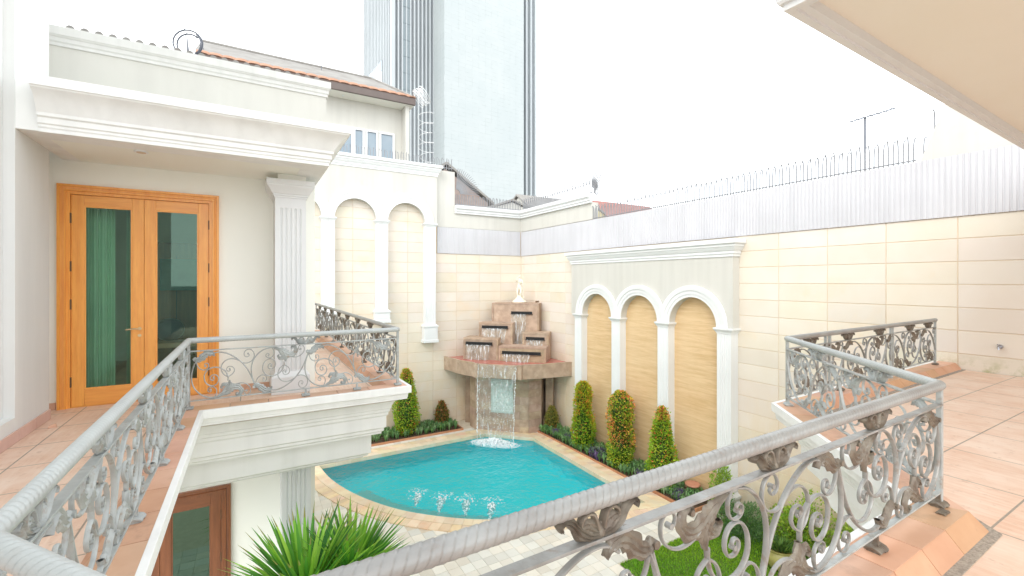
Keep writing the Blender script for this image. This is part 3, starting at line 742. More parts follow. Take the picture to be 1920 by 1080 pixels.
dl = part('downlight', (lambda q: q.lathe([(.075,8.405),(.075,8.419),(.055,8.419)], -1.19, 7.42, 20))(MB()), MT['oldwhite'], smooth=40)
m = MB(); m.lathe([(.05,8.400),(.05,8.404)], -1.19, 7.42, 20); part('lamp', m, MT['joint'], dl)
# barrel tile ends peeking over the parapet
m = MB()
for k in range(22):
    cx = -2.15+k*.152
    for j in range(1):
        P = [(cx+.05*cos(a), YD+.06, 10.275+.055*sin(a)) for a in [pi*q/8 for q in range(9)]]
        Q = [(cx+.06*cos(a), YD+.8, 10.0+.055*sin(a)) for a in [pi*q/8 for q in range(9)]]
        m.add(P+Q, [(q,q+1,q+10,q+9) for q in range(8)]+[tuple(range(8,-1,-1))])
part('roof_tiles', m, MT['roof'], smooth=50)
# skirting in terracotta along door wall
m = MB(); m.box(-2.4,DX0-.02,YD-.014,YD-.001,4.986,5.08); m.box(DX1+.02,.3,YD-.014,YD-.001,4.986,5.08)
part('skirting', m, MT['terra'])
# pilasters
def pilaster(x0, x1, yf, yb, z0, z1, base_h, cap=True):
    p = bpy.data.objects.new('pilaster', None); COL.objects.link(p); p.parent = hs; WOFF[p.name] = WOFF[hs.name]
    m = MB(); zt = z1-.27 if cap else z1
    flute_shaft(m, x0, x1, yf, yb, z0+base_h+.07, zt-.16, 5, .27, .02); m.box(x0,x1,yf,yb,zt-.16,zt); part('shaft', m, MT['white'], p, smooth=30)
    m = MB(); m.box(x0-.055,x1+.055,yf-.06,yb,z0,z0+base_h); m.frustum(x0-.055,x1+.055,yf-.06,yb,z0+base_h,x0,x1,yf,yb,z0+base_h+.08); part('base', m, MT['white'], p, bevel=.004)
    if cap:
        prof = [(0,0),(.015,.0),(.015,.025),(.03,.03),(.03,.055),(.045,.06),(.05,.07),(.065,.10),(.09,.14),(.105,.16),(.11,.17),(.11,.19),(.12,.2),(.12,.27),(0,.27)]
        m = MB(); rect_sweep(m, [(o, zt+z) for o, z in prof], x0, x1, yf, yb); m.box(x0,x1,yf,yb,zt,zt+.268); part('capital', m, MT['white'], p, smooth=25)
pilaster(.36,.80,7.92,YD-.001,4.986,8.33,.26)
pilaster(.46,.88,8.0,YD-.001,0.0,3.9,.3,False)
# doors
def door(name, x0, x1, z0, z1, mv, mh, gm, label, nleaf=2, yoff=0, handle=True):
    fr = bpy.data.objects.new(name+'_frame', None); 
    # frame with moulded profile, swept as three legs
    fw = .13
    prof = [(0,0),(0,.055),(.03,.055),(.035,.04),(.06,.035),(.065,.05),(.085,.05),(.09,.02),(fw,.02),(fw,-.12),(0,-.12)]
    def leg(a, b, sgn, horizontal):
        m = MB(); P = []
        for o, d in prof:
            if not horizontal:
                P.append(((a+o*sgn), YD-d))
        return P
    m = MB(); n = len(prof); vs = []
    # four corner stations: bottom-left, top-left, top-right, bottom-right (mitred)
    for (cx, cz, sx, sz) in ((x0,z0,1,0),(x0,z1,1,-1),(x1,z1,-1,-1),(x1,z0,-1,0)):
        for o, d in prof: vs.append((cx+o*sx, YD-d-yoff, cz+o*sz))
    fs = [(k*n+j, k*n+(j+1)%n, (k+1)*n+(j+1)%n, (k+1)*n+j) for k in (0,1,2) for j in range(n)]
    m.add(vs, fs+[tuple(range(n)), tuple(range(4*n-1,3*n-1,-1))])
    fo = part(name+'_frame', m, mv, smooth=20)
    ix0, ix1, iz1 = x0+fw, x1-fw, z1-fw; mid = (ix0+ix1)/2
    yf = YD+.0-yoff; th = .045
    for k in range(2):
        a, b = (ix0+.004, mid-.002) if k == 0 else (mid+.002, ix1-.004)
        lo, hi = z0+.008, iz1-.004
        st = .135; bot = .235; top = .15
        m = MB(); m.box(a,a+st,yf,yf+th,lo,hi); m.box(b-st,b,yf,yf+th,lo,hi)
        lf = part(name+'_leaf', m, mv, bevel=.004)
        m = MB(); m.box(a+st+.001,b-st-.001,yf+.001,yf+th-.001,lo,lo+bot); part('bottom_rail', m, mh, lf, bevel=.004)
        m = MB(); m.box(a+st+.001,b-st-.001,yf+.001,yf+th-.001,hi-top,hi); part('top_rail', m, mh, lf, bevel=.004)
        m = MB(); gx0, gx1, g0, g1 = a+st, b-st, lo+bot, hi-top
        for (p,q,r_,s_) in ((gx0,gx0+.018,g0,g1),(gx1-.018,gx1,g0,g1)): m.box(p,q,yf+.008,yf+.03,r_,s_)
        m.box(gx0+.018,gx1-.018,yf+.008,yf+.03,g0,g0+.018); m.box(gx0+.018,gx1-.018,yf+.008,yf+.03,g1-.018,g1)
        part('bead', m, mv, lf)
        m = MB(); m.add([(gx0+.01,yf+.02,g0+.01),(gx1-.01,yf+.02,g0+.01),(gx1-.01,yf+.02,g1-.01),(gx0+.01,yf+.02,g1-.01)], [(0,1,2,3)]); part('glass', m, gm, lf)
        for zc in (lo+.35, (lo+hi)/2-.05, hi-.33, hi-1.0)[:4]:
            hx = a-.003 if k == 0 else b+.003
            m = MB(); m.tube([(hx,yf-.012,zc-.07),(hx,yf-.012,zc+.07)], .011, 8); part('hinge', m, MT['hinge'], lf, smooth=40)
        if handle and k == 0:
            hz = z0+1.065; hx = b-.05
            m = MB(); m.tube([(hx,yf,hz),(hx,yf-.05,hz)], .012, 8); m.tube([(hx+.01,yf-.05,hz),(hx-.06,yf-.055,hz+.004),(hx-.15,yf-.052,hz-.006)], [.013,.012,.011], 8); m.lathe([(.025,0),(.025,.008)],0,0,14) if False else None
            m.tube([(hx,yf+.001,hz-.10),(hx,yf-.008,hz-.10)], .022, 14); m.tube([(hx,yf+.001,hz),(hx,yf-.008,hz)], .024, 14)
            part('handle', m, MT['brass'], lf, smooth=40)
    m = MB(); m.box(ix0,ix1,yf-.004,yf+.10,z0-.004 if z0 > 1 else -.02,z0+.006); part('threshold', m, mh)
door('door', DX0, DX1, DZ0, DZ1, MT['orange_v'], MT['orange_h'], MT['green_glass'], '')
door('lower_door', LX0, LX1, 0.02, LZ1, MT['brown_v'], MT['brown_h'], MT['dark_glass'], '', handle=False)
# room behind the upper door
m = MB()
def quad(m, *p): m.add(list(p), [tuple(range(len(p)))])
quad(m, (-2.9,8.76,4.98),(.84,8.76,4.98),(.84,13,4.98),(-2.9,13,4.98)); part('room_floor', m, plain('room_floor', (.40,.25,.17), (.3,.19,.13), .3, 3))
m = MB(); quad(m,(-2.9,13,4.98),(.84,13,4.98),(.84,13,8.40),(-2.9,13,8.40)); quad(m,(-2.9,8.76,4.98),(-2.9,13,4.98),(-2.9,13,8.4),(-2.9,8.76,8.4)); quad(m,(.84,8.76,4.98),(.84,13,4.98),(.84,13,8.4),(.84,8.76,8.4)); quad(m,(-2.9,8.76,8.4),(.84,8.76,8.4),(.84,13,8.4),(-2.9,13,8.4))
part('room_wall', m, plain('room_wall', (.62,.60,.50), (.56,.54,.45), .8, 2))
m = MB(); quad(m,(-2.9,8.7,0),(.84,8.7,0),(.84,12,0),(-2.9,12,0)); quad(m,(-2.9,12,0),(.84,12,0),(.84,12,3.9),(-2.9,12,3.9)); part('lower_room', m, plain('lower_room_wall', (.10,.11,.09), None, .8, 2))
def reflection_curtain(x0, x1, y, nm='reflection_curtain'):
    m = MB(); n = 36; P = [(x0+(x1-x0)*k/n, y+.03*sin(k*1.9)+.012*sin(k*.7)) for k in range(n+1)]
    m.add([(a,b,5.02) for a,b in P]+[(a,b,7.95) for a,b in P], [(k,k+1,k+n+2,k+n+1) for k in range(n)])
    return part(nm, m, MT['reflection_curtain'], smooth=60)
reflection_curtain(-2.1,-1.74,8.95); reflection_curtain(-1.62,-1.50,9.0)  # added drapes standing in for pale reflections in the left glass leaf
# things seen through the right glass leaf
wd = thing('wardrobe', (-.9,12.5,5), 'brown cabinet standing in the room behind the right glass door leaf', 'cabinet')
m = MB(); m.box(-2.0,-.75,12.4,12.95,4.99,7.6); obj('body', m, MT['brown_v'], wd, bevel=.01)
m = MB(); m.box(-1.38,-1.37,12.39,12.40,5.1,7.3); obj('door_gap', m, MT['black'], wd)
sc_ = thing('screen', (-.6,11.9,6), 'dark teal screen hanging in the room behind the right glass leaf', 'screen')
m = MB(); m.box(-1.60,-.85,11.9,11.96,6.55,7.22); obj('panel', m, MT['teal'], sc_, bevel=.01); m = MB(); m.box(-1.3,-1.1,11.96,12.2,6.8,7.0); obj('bracket', m, MT['black'], sc_)
bb = MB(); bb.lathe([(.02+.23*sin(pi*k/14), 5.75-.23*cos(pi*k/14)) for k in range(15)], -1.40, 11.6, 24)
tag(obj('exercise_ball', bb, MT['ball'], smooth=60), 'dark blue exercise ball on a bench behind the right glass door leaf', 'ball')

bn = thing('bench', (-1.4,11.6,5), 'low tan bench inside the room behind the right glass door leaf', 'bench')
m = MB(); m.box(-1.9,-.9,11.35,11.85,5.40,5.50); obj('seat', m, MT['terra'], bn, bevel=.01)
for bx in (-1.85,-.97):
    m = MB(); m.box(bx,bx+.05,11.4,11.8,4.99,5.40); obj('leg', m, MT['brown_v'], bn)
# left pier with recessed panel (part of the near left house)
pr = thing('corner_wall', (-2.2,6,4.985), 'tall plain white house wall at the left edge with terracotta skirting', 'house wall')
m = MB(); X = -2.2
m.box(X-.4,X-.2,7.971,8.49,4.985,14); m.box(X-.4,X,6.99,7.97,4.985,14); m.box(X-.4,X,2.0,6.99,4.985,5.26); m.box(X-.4,X-.09,2.0,6.99,5.26,14); m.box(X-.4,X,-1.5,2.0,4.985,14)
obj('wall', m, plain('bright_white_stucco', (.72,.73,.72), (.70,.71,.695), .75, .8, .1, 110, streak=(2,2,.2)), pr, bevel=.004)
m = MB()
for k in range(14):
    y1 = 7.965-k*.46; y0 = y1-.45; t = random.uniform(.95,1.06); m.box(X+.001,X+.018,y0,y1,4.987,5.115,(t,t*.97,t*1.05))
obj('skirting', m, plain('pink_terracotta_skirting', (.66,.47,.38), (.60,.40,.31), .5, 3, tint=True), pr, bevel=.003)
# roof overhang top right
rv = thing('roof_overhang', (6,0,8.4), 'deep white moulded eave with tan recessed soffit over the right terrace', 'roof overhang')
g_ = R(1.0)
def G(x, y): x0, y0 = 2.86, 1.56; return (x0+(x-x0)*cos(g_)-(y-y0)*sin(g_), y0+(x-x0)*sin(g_)+(y-y0)*cos(g_))
prof = [(-.10,8.50),(-.10,8.435),(-.052,8.435),(-.048,8.42),(0,8.42),(0,8.455),(.02,8.46),(.03,8.475),(.03,8.51),(.055,8.52),(.065,8.54),(.065,8.62),(.12,8.68),(.18,8.72),(.18,8.85),(-.10,8.85)]
m = MB(); m.sweep(prof, [G(2.86,-4.5),G(2.86,1.56),G(14.5,1.56)]); obj('eave_moulding', m, MT['white'], rv, smooth=25)
m = MB(); P = [G(2.95,-4.5),G(2.95,1.47),G(14.5,1.47),G(14.5,-4.5)]
m.add([(x,y,8.50) for x,y in P]+[(x,y,8.95) for x,y in P], [(0,1,2,3),(7,6,5,4)]+[(i,(i+1)%4,(i+1)%4+4,i+4) for i in range(4)]); obj('soffit', m, MT['soffit'], rv)
# ------------------------------------------------------------------ wrought iron railings
HC = {
"E1":[(0.070,0.511),(0.036,0.435),(0.015,0.345),(0.014,0.265),(0.032,0.191),(0.075,0.121),(0.140,0.061),(0.220,0.026),(0.310,0.018),(0.380,0.045)],
"E1b":[(0.072,0.495),(0.088,0.441),(0.120,0.403),(0.165,0.385),(0.208,0.401),(0.225,0.436),(0.210,0.468),(0.182,0.470),(0.170,0.448),(.182,.434)],
"E2":[(0.470,0.221),(0.468,0.275),(0.443,0.338),(0.396,0.382),(0.330,0.408),(0.262,0.407),(0.205,0.378),(0.170,0.321),(0.173,0.251),(0.206,0.197),(0.258,0.172),(0.310,0.181),(0.343,0.221),(0.345,0.270),(0.318,0.306),(0.275,0.312),(0.245,0.288),(0.247,0.256),(0.272,0.241),(0.292,0.256),(0.284,0.276)],
"E3":[(0.300,0.021),(0.322,0.068),(0.320,0.118),(0.292,0.150),(0.250,0.156),(0.217,0.137),(0.215,0.108),(0.240,0.093),(0.258,0.108),(0.247,0.124)],
"E4":[(0.235,0.560),(0.290,0.596),(0.350,0.606),(0.430,0.592),(0.515,0.553),(0.595,0.499),(0.667,0.427),(0.732,0.338),(0.785,0.228),(0.820,0.131)],
"E4b":[(0.470,0.271),(0.414,0.308),(0.384,0.368),(0.388,0.431),(0.428,0.481),(0.490,0.506),(0.560,0.500),(0.620,0.471)],
"E5":[(0.470,0.271),(0.522,0.301),(0.552,0.345),(0.538,0.390),(0.496,0.408),(0.460,0.394),(0.453,0.361),(0.477,0.343),(0.500,0.357),(0.490,0.373)],
"E6":[(0.500,0.121),(0.575,0.163),(0.650,0.172),(0.715,0.150),(0.760,0.103),(0.765,0.045),(0.738,0.008),(0.705,0.008),(0.680,0.038),(0.690,0.068),(0.714,0.064)],
"E7":[(0.660,0.441),(0.722,0.435),(0.787,0.463),(0.818,0.523),(0.800,0.588),(0.755,0.618),(0.708,0.609),(0.681,0.568),(0.694,0.527),(0.730,0.518),(0.750,0.541),(0.733,0.560)]}
LEAFS = [
 ("knob", [(0.045,0.535),(0.085,0.520),(0.130,0.538),(0.175,0.578),(0.225,0.600),(0.275,0.585),(0.30,0.555)], [.022,.030,.040,.048,.046,.030,.008], 4),
 ("acanthus", [(0.330,0.020),(0.400,0.052),(0.480,0.098),(0.545,0.128),(0.605,0.118),(0.640,0.078),(0.628,0.030),(0.590,0.018),(0.572,0.048)], [.010,.028,.048,.052,.042,.034,.028,.020,.010], 5),
 ("acanthus", [(0.430,0.055),(0.470,0.105),(0.492,0.160),(0.488,0.225)], [.030,.062,.050,.010], 4),
 ("acanthus", [(0.485,0.105),(0.455,0.160),(0.415,0.172),(0.385,0.145),(0.398,0.12)], [.030,.034,.028,.018,.010], 3)]
PH = .638      # height of scroll band
def relief(mb, spine, widths, thick=.016, lobes=4, flip=False, res=5):
    P = catmull([(a, 0, (PH-b) if flip else b) for a, b in spine], res); n = len(P)
    ws = np.interp(np.linspace(0,1,n), np.linspace(0,1,len(widths)), widths)
    V = []; vv = [-1,-.8,-.55,-.28,0,.28,.55,.8,1]; m = len(vv)
    for side in (-1, 1):
        for i in range(n):
            t = P[min(i+1,n-1)]-P[max(i-1,0)]; t /= np.linalg.norm(t)+1e-9; nn = np.array([-t[2],0,t[0]])
            u = i/(n-1); w = ws[i]*(1+.15*sin(u*2*pi*lobes*1.3)); sweepb = -.35*w
            for v in vv:
                q = P[i]+nn*(v*w)+t*(sweepb*abs(v))
                d = thick*(.25+.75*sqrt(max(0,1-v*v)))*(.72+.28*cos(v*pi*4.2)) if abs(v) < 1 else 0
                V.append((q[0], side*d, q[2]))
    F = []
    for sd in range(2):
        b = sd*n*m
        for i in range(n-1):
            for k in range(m-1):
                a = b+i*m+k; F.append((a,a+1,a+m+1,a+m))
    mb.add(V, F)
def scroll_mesh(name, flip, rr=.0125, seg=8, k=5):
    m = MB(); f = (lambda z: PH-z) if flip else (lambda z: z)
    for key, pts in HC.items():
        P = catmull([(a, 0, f(b)) for a, b in pts], k); n = len(P)
        r0 = rr*(1.15 if key in ('E1','E4','E2') else .95)
        volute = key not in ('E1','E4','E4b')
        rad = [r0*(1-.25*(i/(n-1))) if volute else r0 for i in range(n)]
        m.tube(P, rad, seg, flat=.62, up=(0,1,0))
        if volute:
            e = P[-1]; m.tube([e+np.array([0,-rr*1.15,0]), e+np.array([0,rr*1.15,0])], rr*1.0, 10)
    o = obj(name, m, MT['iron'], None, smooth=50); me = o.data; bpy.data.objects.remove(o); return me
def leaf_meshes(flip, thick=.017):
    out = []
    groups = [[0],[1,2,3]]
    for g in groups:
        m = MB()
        for i in g:
            nm, sp, w, lb = LEAFS[i]; relief(m, sp, w, thick*(1.15 if i == 0 else 1), lb, flip)
        if g == [0]:
            # rolled knob at the tip of the leaf
            z = .535; z = PH-z if flip else z
            m.tube([(.045,-.024,z),(.045,.024,z)], .017, 10)
        else:
            z = .040; z = PH-z if flip else z; m.tube([(.592,-.022,z),(.592,.022,z)], .014, 10)
        o = obj('leaf_ornament', m, MT['iron_dark'], None, smooth=45); out.append(o.data); bpy.data.objects.remove(o)
    return out
SM = {f: scroll_mesh('scrollwork', f) for f in (False, True)}
LM = {f: leaf_meshes(f) for f in (False, True)}
LML = {}
for f in (False, True):
    L_ = []
    for me in LM[f]: c = me.copy(); c.materials.clear(); c.materials.append(MT['iron']); L_.append(c)
    LML[f] = L_
def darker(me, mt): c = me.copy(); c.materials.clear(); c.materials.append(MT[mt]); return c
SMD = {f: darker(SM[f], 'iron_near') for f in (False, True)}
def bracket_mesh():
    m = MB()
    for s in (-1, 1):
        sp = [(s*.004,.004),(s*.05,.010),(s*.095,.038),(s*.125,.078),(s*.155,.098),(s*.178,.086),(s*.172,.066)]
        relief(m, sp, [.012,.022,.026,.020,.014,.012,.010], .024, 3)
        sp2 = [(s*.012,.03),(s*.03,.086),(s*.062,.098),(s*.088,.072),(s*.076,.044),(s*.052,.046),(s*.05,.064)]
        P = catmull([(a,0,b) for a,b in sp2], 5); m.tube(P, list(np.linspace(.020,.012,len(P))), 8, flat=.55, up=(0,1,0))
        relief(m, [(s*.0,.012),(s*.03,.03),(s*.06,.05),(s*.09,.055)], [.012,.03,.034,.02], .017, 3)
    m.lathe([(.004,-.014),(.018,-.004),(.022,.012),(.014,.032),(.003,.045)], 0, 0, 12)
    o = obj('bracket', m, MT['iron_dark'], None, smooth=45); me = o.data; bpy.data.objects.remove(o); return me
def foot_mesh():
    m = MB()
    for k in range(6):
        x = -.045+k*.018; P = [(x, -.045-.006*sin(k*1.2), .010),(x,-.03,.022),(x,0,.030),(x,.03,.022),(x,.045+.006*sin(k*1.2),.010)]
        m.tube(P, [.008,.0115,.0125,.0115,.008], 8)
    m.box(-.045,.045,-.035,.035,.0,.02); m.frustum(-.02,.02,-.02,.02,.02,-.013,.013,-.013,.013,.055); m.box(-.012,.012,-.012,.012,.055,.105)
    o = obj('foot', m, MT['iron_dark'], None, smooth=45); me = o.data; bpy.data.objects.remove(o); return me
BM_, FM_ = bracket_mesh(), foot_mesh()
BML, FML = darker(BM_, 'iron'), darker(FM_, 'iron')
def rope_mb(L_, r0=.036, step=.006, seg=28, lead=.105, strands=3, depth=.085):
    n = int(L_/step)+1; V = []; F = []
    th = np.arange(seg)*2*pi/seg
    for i in range(n+1):
        s = L_*i/n
        ph = (th/(2*pi)*strands + s/lead*strands) % 1.0
        r = r0*(1-depth*np.exp(-((np.minimum(ph,1-ph))/.075)**2)-.075*(ph-.5))
        for k in range(seg): V.append((s, r[k]*cos(th[k]), r[k]*sin(th[k])))
    for i in range(n):
        for k in range(seg):
            a = i*seg+k; b = i*seg+(k+1)%seg; F.append((a,b,b+seg,a+seg))
    m = MB(); m.add(V, F+[tuple(range(seg-1,-1,-1)), tuple(range(n*seg,n*seg+seg))]); return m
def rail_run(p0, p1, label, brackets, feet, posts, step=.008, seg=24, light=True, ball=(1,1), start_flip=False, gloss=None, z=5.105, n_half=None):
    p0 = np.array(p0, float); p1 = np.array(p1, float); L_ = float(np.linalg.norm(p1-p0)); rz = atan2(p1[1]-p0[1], p1[0]-p0[0])
    t = thing('railing', (p0[0],p0[1],z), label, 'railing', 'scrolled wrought iron railings of the gallery', rz)
    m = rope_mb(L_, .036, step, seg); m.v = [(a,b,c+.88) for a,b,c in m.v]
    for s, f in ((0,ball[0]),(L_,ball[1])):
        if f: m.lathe([(.036*sin(pi*k/10), .88-.036*cos(pi*k/10)) for k in range(1,10)], s, 0, 16)
    obj('handrail', m, MT['rail' if light else 'rail_near'], t, local=True, smooth=50)
    m = MB(); m.box(.01,L_-.01,-.024,.024,.736,.749); obj('mid_rail', m, MT['iron' if light else 'iron_near'], t, local=True, bevel=.002)
    m = MB(); m.box(.01,L_-.01,-.018,.018,.098,.110); obj('bottom_rail', m, MT['iron'], t, local=True, bevel=.002)
    for s in posts:
        m = MB(); m.box(s-.017,s+.017,-.017,.017,.03,.86); obj('post', m, MT['iron'], t, local=True, bevel=.003)
    n = n_half or max(1, round(L_/.765)); x0 = .02; w = (L_-.04)/n; sc = w/.765; fl = start_flip
    lm = LML if light else LM
    for k in range(n):
        sx = sc
        # the last half may be narrower than the overlapping curves: keep inside
        loc = (x0+k*w, 0, .104)
        if k == n-1: sx = min(sc, (L_-x0-k*w-.005)/.82)
        link_obj('scrollwork', (SM if light else SMD)[fl], t, loc, (sx,1,1))
        for me in lm[fl]: link_obj('leaf_ornament', me, t, loc, (sx,1,1))
        fl = not fl
    for s in brackets: link_obj('bracket', BML if light else BM_, t, (s,0,.749), (1,1,.92))
    for s in feet: link_obj('foot', FML if light else FM_, t, (s,0,0.0), (1,1,1))
    return t
P = GP
rail_run(P[6], P[5], 'nearest and largest railing crossing the bottom of the view with bronzed leaf ornaments', [1.08,2.20,3.31,4.3], [.02,1.07,2.2,3.3], [.0,4.5], step=.0032, seg=40, light=False, n_half=6)
rail_run(P[6], P[7], 'short angled railing joining the near railing corner to the right balcony corner', [.75,1.9], [.85,1.8,2.70], [2.728], step=.006, light=True)
rail_run(P[7], (11.66,3.445), 'far right railing ending at the sandstone wall of the tiled terrace', [.62,1.75,2.9,4.2,5.1], [1.5,2.8,3.9,5.47], [1.05,1.17,3.35,3.42,5.465], step=.012, seg=16, light=False)
rail_run(P[3], P[4], 'long pale grey railing running towards the viewer along the left balcony edge', [.7,1.75,2.8,3.9,4.8], [.9,2.0,3.1,4.2], [.0], step=.005, seg=28, light=True)
rail_run(P[3], P[2], 'railing in front of the orange double doors with open light grey scrolls', [1.37], [.0,1.37,2.08,2.70], [.0,2.70], step=.0065, seg=20, light=True, n_half=None)
rail_run(P[2], P[1], 'receding railing on the far side of the left balcony beside the fluted pilaster', [.7,1.8,2.9,4.0,5.1,6.2,7.3,8.4], [1.1,2.3,3.5,4.7,5.9,7.1,8.3], [2.9,5.9,9.23], step=.02, seg=14, light=False)
rail_run(P[1], P[0], 'short end railing at the far end of the left balcony, before the back wall', [], [.3], [1.05], step=.02, seg=12, light=False)
rail_run(P[4], P[5], 'tiny angled piece of handrail entering at the lower left corner', [], [], [], step=.004, seg=32, light=True)
# ------------------------------------------------------------------ corner fountain
KX, KY = 12.3, 20.08; q7 = .70710678
def D(l, d, z): return (KX-q7*d+q7*l, KY-q7*d-q7*l, z)
ft = thing('fountain', D(0,3.5,0), 'brown stone corner fountain of stacked blocks pouring water over a ledge into the pool', 'fountain')
def dl_prism(m, poly, z0, z1, col=None):
    n = len(poly); P = [D(l,d,z0) for l,d in poly]+[D(l,d,z1) for l,d in poly]
    m.add(P, [tuple(range(n)), tuple(range(2*n-1,n-1,-1))]+[(i,(i+1)%n,(i+1)%n+n,i+n) for i in range(n)], col)
def dbox(m, l0,l1,d0,d1,z0,z1,col=None): dl_prism(m, [(l0,d0),(l1,d0),(l1,d1),(l0,d1)], z0, z1, col)
def cj(): k = random.uniform(.86,1.12); return (k, k*random.uniform(.95,1.03), k*random.uniform(.92,1.05))
# base clad in courses
m = MB(); bp = [(-1.30,3.5),(1.18,3.5),(1.66,3.02),(1.66,1.7),(-1.72,1.7),(-1.72,3.02)]
dl_prism(m, [(l*.992,d-.01) for l,d in bp], -.05, 2.57)
zs_ = [0,.30,.62,.95,1.28,1.62,1.95,2.28,2.56]
def clad(m, a, b, cuts, zz, t=.012):
    a = np.array(a); b = np.array(b); L_ = np.linalg.norm(b-a); u = (b-a)/L_; nn = np.array([-u[1],u[0]])
    if nn[1] < 0 and abs(nn[1]) > .1: nn = -nn
    for i in range(len(zz)-1):
        cu = [0]+[c*L_ for c in cuts(i)]+[L_]
        for k in range(len(cu)-1):
            p = a+u*(cu[k]+.004); q = a+u*(cu[k+1]-.004)
            dl_prism(m, [tuple(p),tuple(q),tuple(q+nn*t),tuple(p+nn*t)], zz[i]+.004, zz[i+1]-.004, cj())
rc = lambda i: ([.33,.68] if i % 2 else [.5,.84])
clad(m, (-1.30,3.5), (1.18,3.5), rc, zs_); clad(m, (1.18,3.5), (1.66,3.02), lambda i: [.55] if i%2 else [], zs_); clad(m, (-1.72,3.02), (-1.30,3.5), lambda i: [], zs_)
obj('base', m, MT['fount'], ft, bevel=.004)
for s in (-1,1):
    m = MB(); dbox(m, s*1.95-.17, s*1.95+.17, 2.25, 2.62, 0, 2.57, (.8,.78,.75)); obj('pillar', m, MT['fount'], ft, bevel=.005)
    m = MB(); dbox(m, s*1.72-.12, s*1.72+.12, 2.0, 2.5, 0.0, .42, (.9,.85,.8)); obj('sill', m, MT['fount'], ft, bevel=.005)
    m = MB(); dbox(m, s*1.74-.10, s*1.74+.10, 1.9, 2.1, .3, 2.57); obj('recess_shade_box', m, MT['black'], ft)  # black box painted in for the shade between base and pillar
# ledge
LP = [(-3.04,3.04),(-1.86,4.02),(-1.17,4.47),(-1.12,4.62),(-.93,4.66),(1.0,4.62),(1.07,4.60),(1.17,4.45),(1.80,3.98),(3.04,3.04),(0,.05)]
LP = [(-3.03,3.05),(-1.86,3.95),(-1.10,4.30),(-1.06,4.42),(-.88,4.45),(-.86,4.37),(.90,4.37),(.92,4.45),(1.08,4.43),(1.12,4.30),(1.84,3.92),(3.03,3.05),(0.0,.10)]
m = MB(); dl_prism(m, LP, 2.57, 3.14)
obj('ledge', m, MT['fount'], ft, bevel=.012)
m = MB()
for i in range(11):
    a, b = LP[i], LP[i+1]
    if i in (2,4,6,8,3,7): 
        continue
m2 = MB(); cxl = [(l*.94, 0.55+(d-.55)*.955) for l,d in LP]; dl_prism(m2, cxl, 3.10, 3.152); obj('wet_top', m2, MT['redtile'], ft)
m = MB()
for i in (0,1,9,10):
    pass
rim = MB(); 
for i in [6,7,8,9,10,0,1,2,3,4]:
    a, b = np.array(LP[i]), np.array(LP[i+1]); c = np.array((0,.5)); a2 = a+(c-a)/np.linalg.norm(c-a)*.10; b2 = b+(c-b)/np.linalg.norm(c-b)*.10
    if i == 5: continue
    dl_prism(rim, [tuple(a),tuple(b),tuple(b2),tuple(a2)], 3.14, 3.19, cj())
dl_prism(rim, [(-.86,4.37),(.90,4.37),(.90,4.27),(-.86,4.27)], 3.14, 3.158, cj())
obj('rim', rim, MT['fount'], ft, bevel=.004)
# plaque behind the falling water
m = MB(); dbox(m, -.54,.50,3.505,3.56,.86,2.36); po = obj('plaque', m, MT['plaque'], ft, bevel=.01)
m = MB(); nx, nz = 34, 44; V = []
rs = np.random.RandomState(3)
bl = [(rs.uniform(-.3,.3), rs.uniform(1.15,2.15), rs.uniform(.06,.2), rs.uniform(.02,.05)) for _ in range(26)]
for j in range(nz+1):
    for i in range(nx+1):
        l = -.46+.88*i/nx; z = .95+1.32*j/nz
        h = .0
        e = min(i, nx-i, j, nz-j)/4; e = min(1, e)
        for bx,bz,br,bh in bl: h = max(h, bh*max(0, 1-((l+.02-bx)**2+(z-bz)**2)/br**2))
        V.append(D(l, 3.562+e*(h+.008*sin(l*40)*cos(z*33)), z))
m.add(V, [(j*(nx+1)+i, j*(nx+1)+i+1, (j+1)*(nx+1)+i+1, (j+1)*(nx+1)+i) for j in range(nz) for i in range(nx)])
obj('relief', m, plain('pale_relief', (.62,.67,.64), (.48,.54,.51), .35, 9, .4, 30), po, smooth=60)
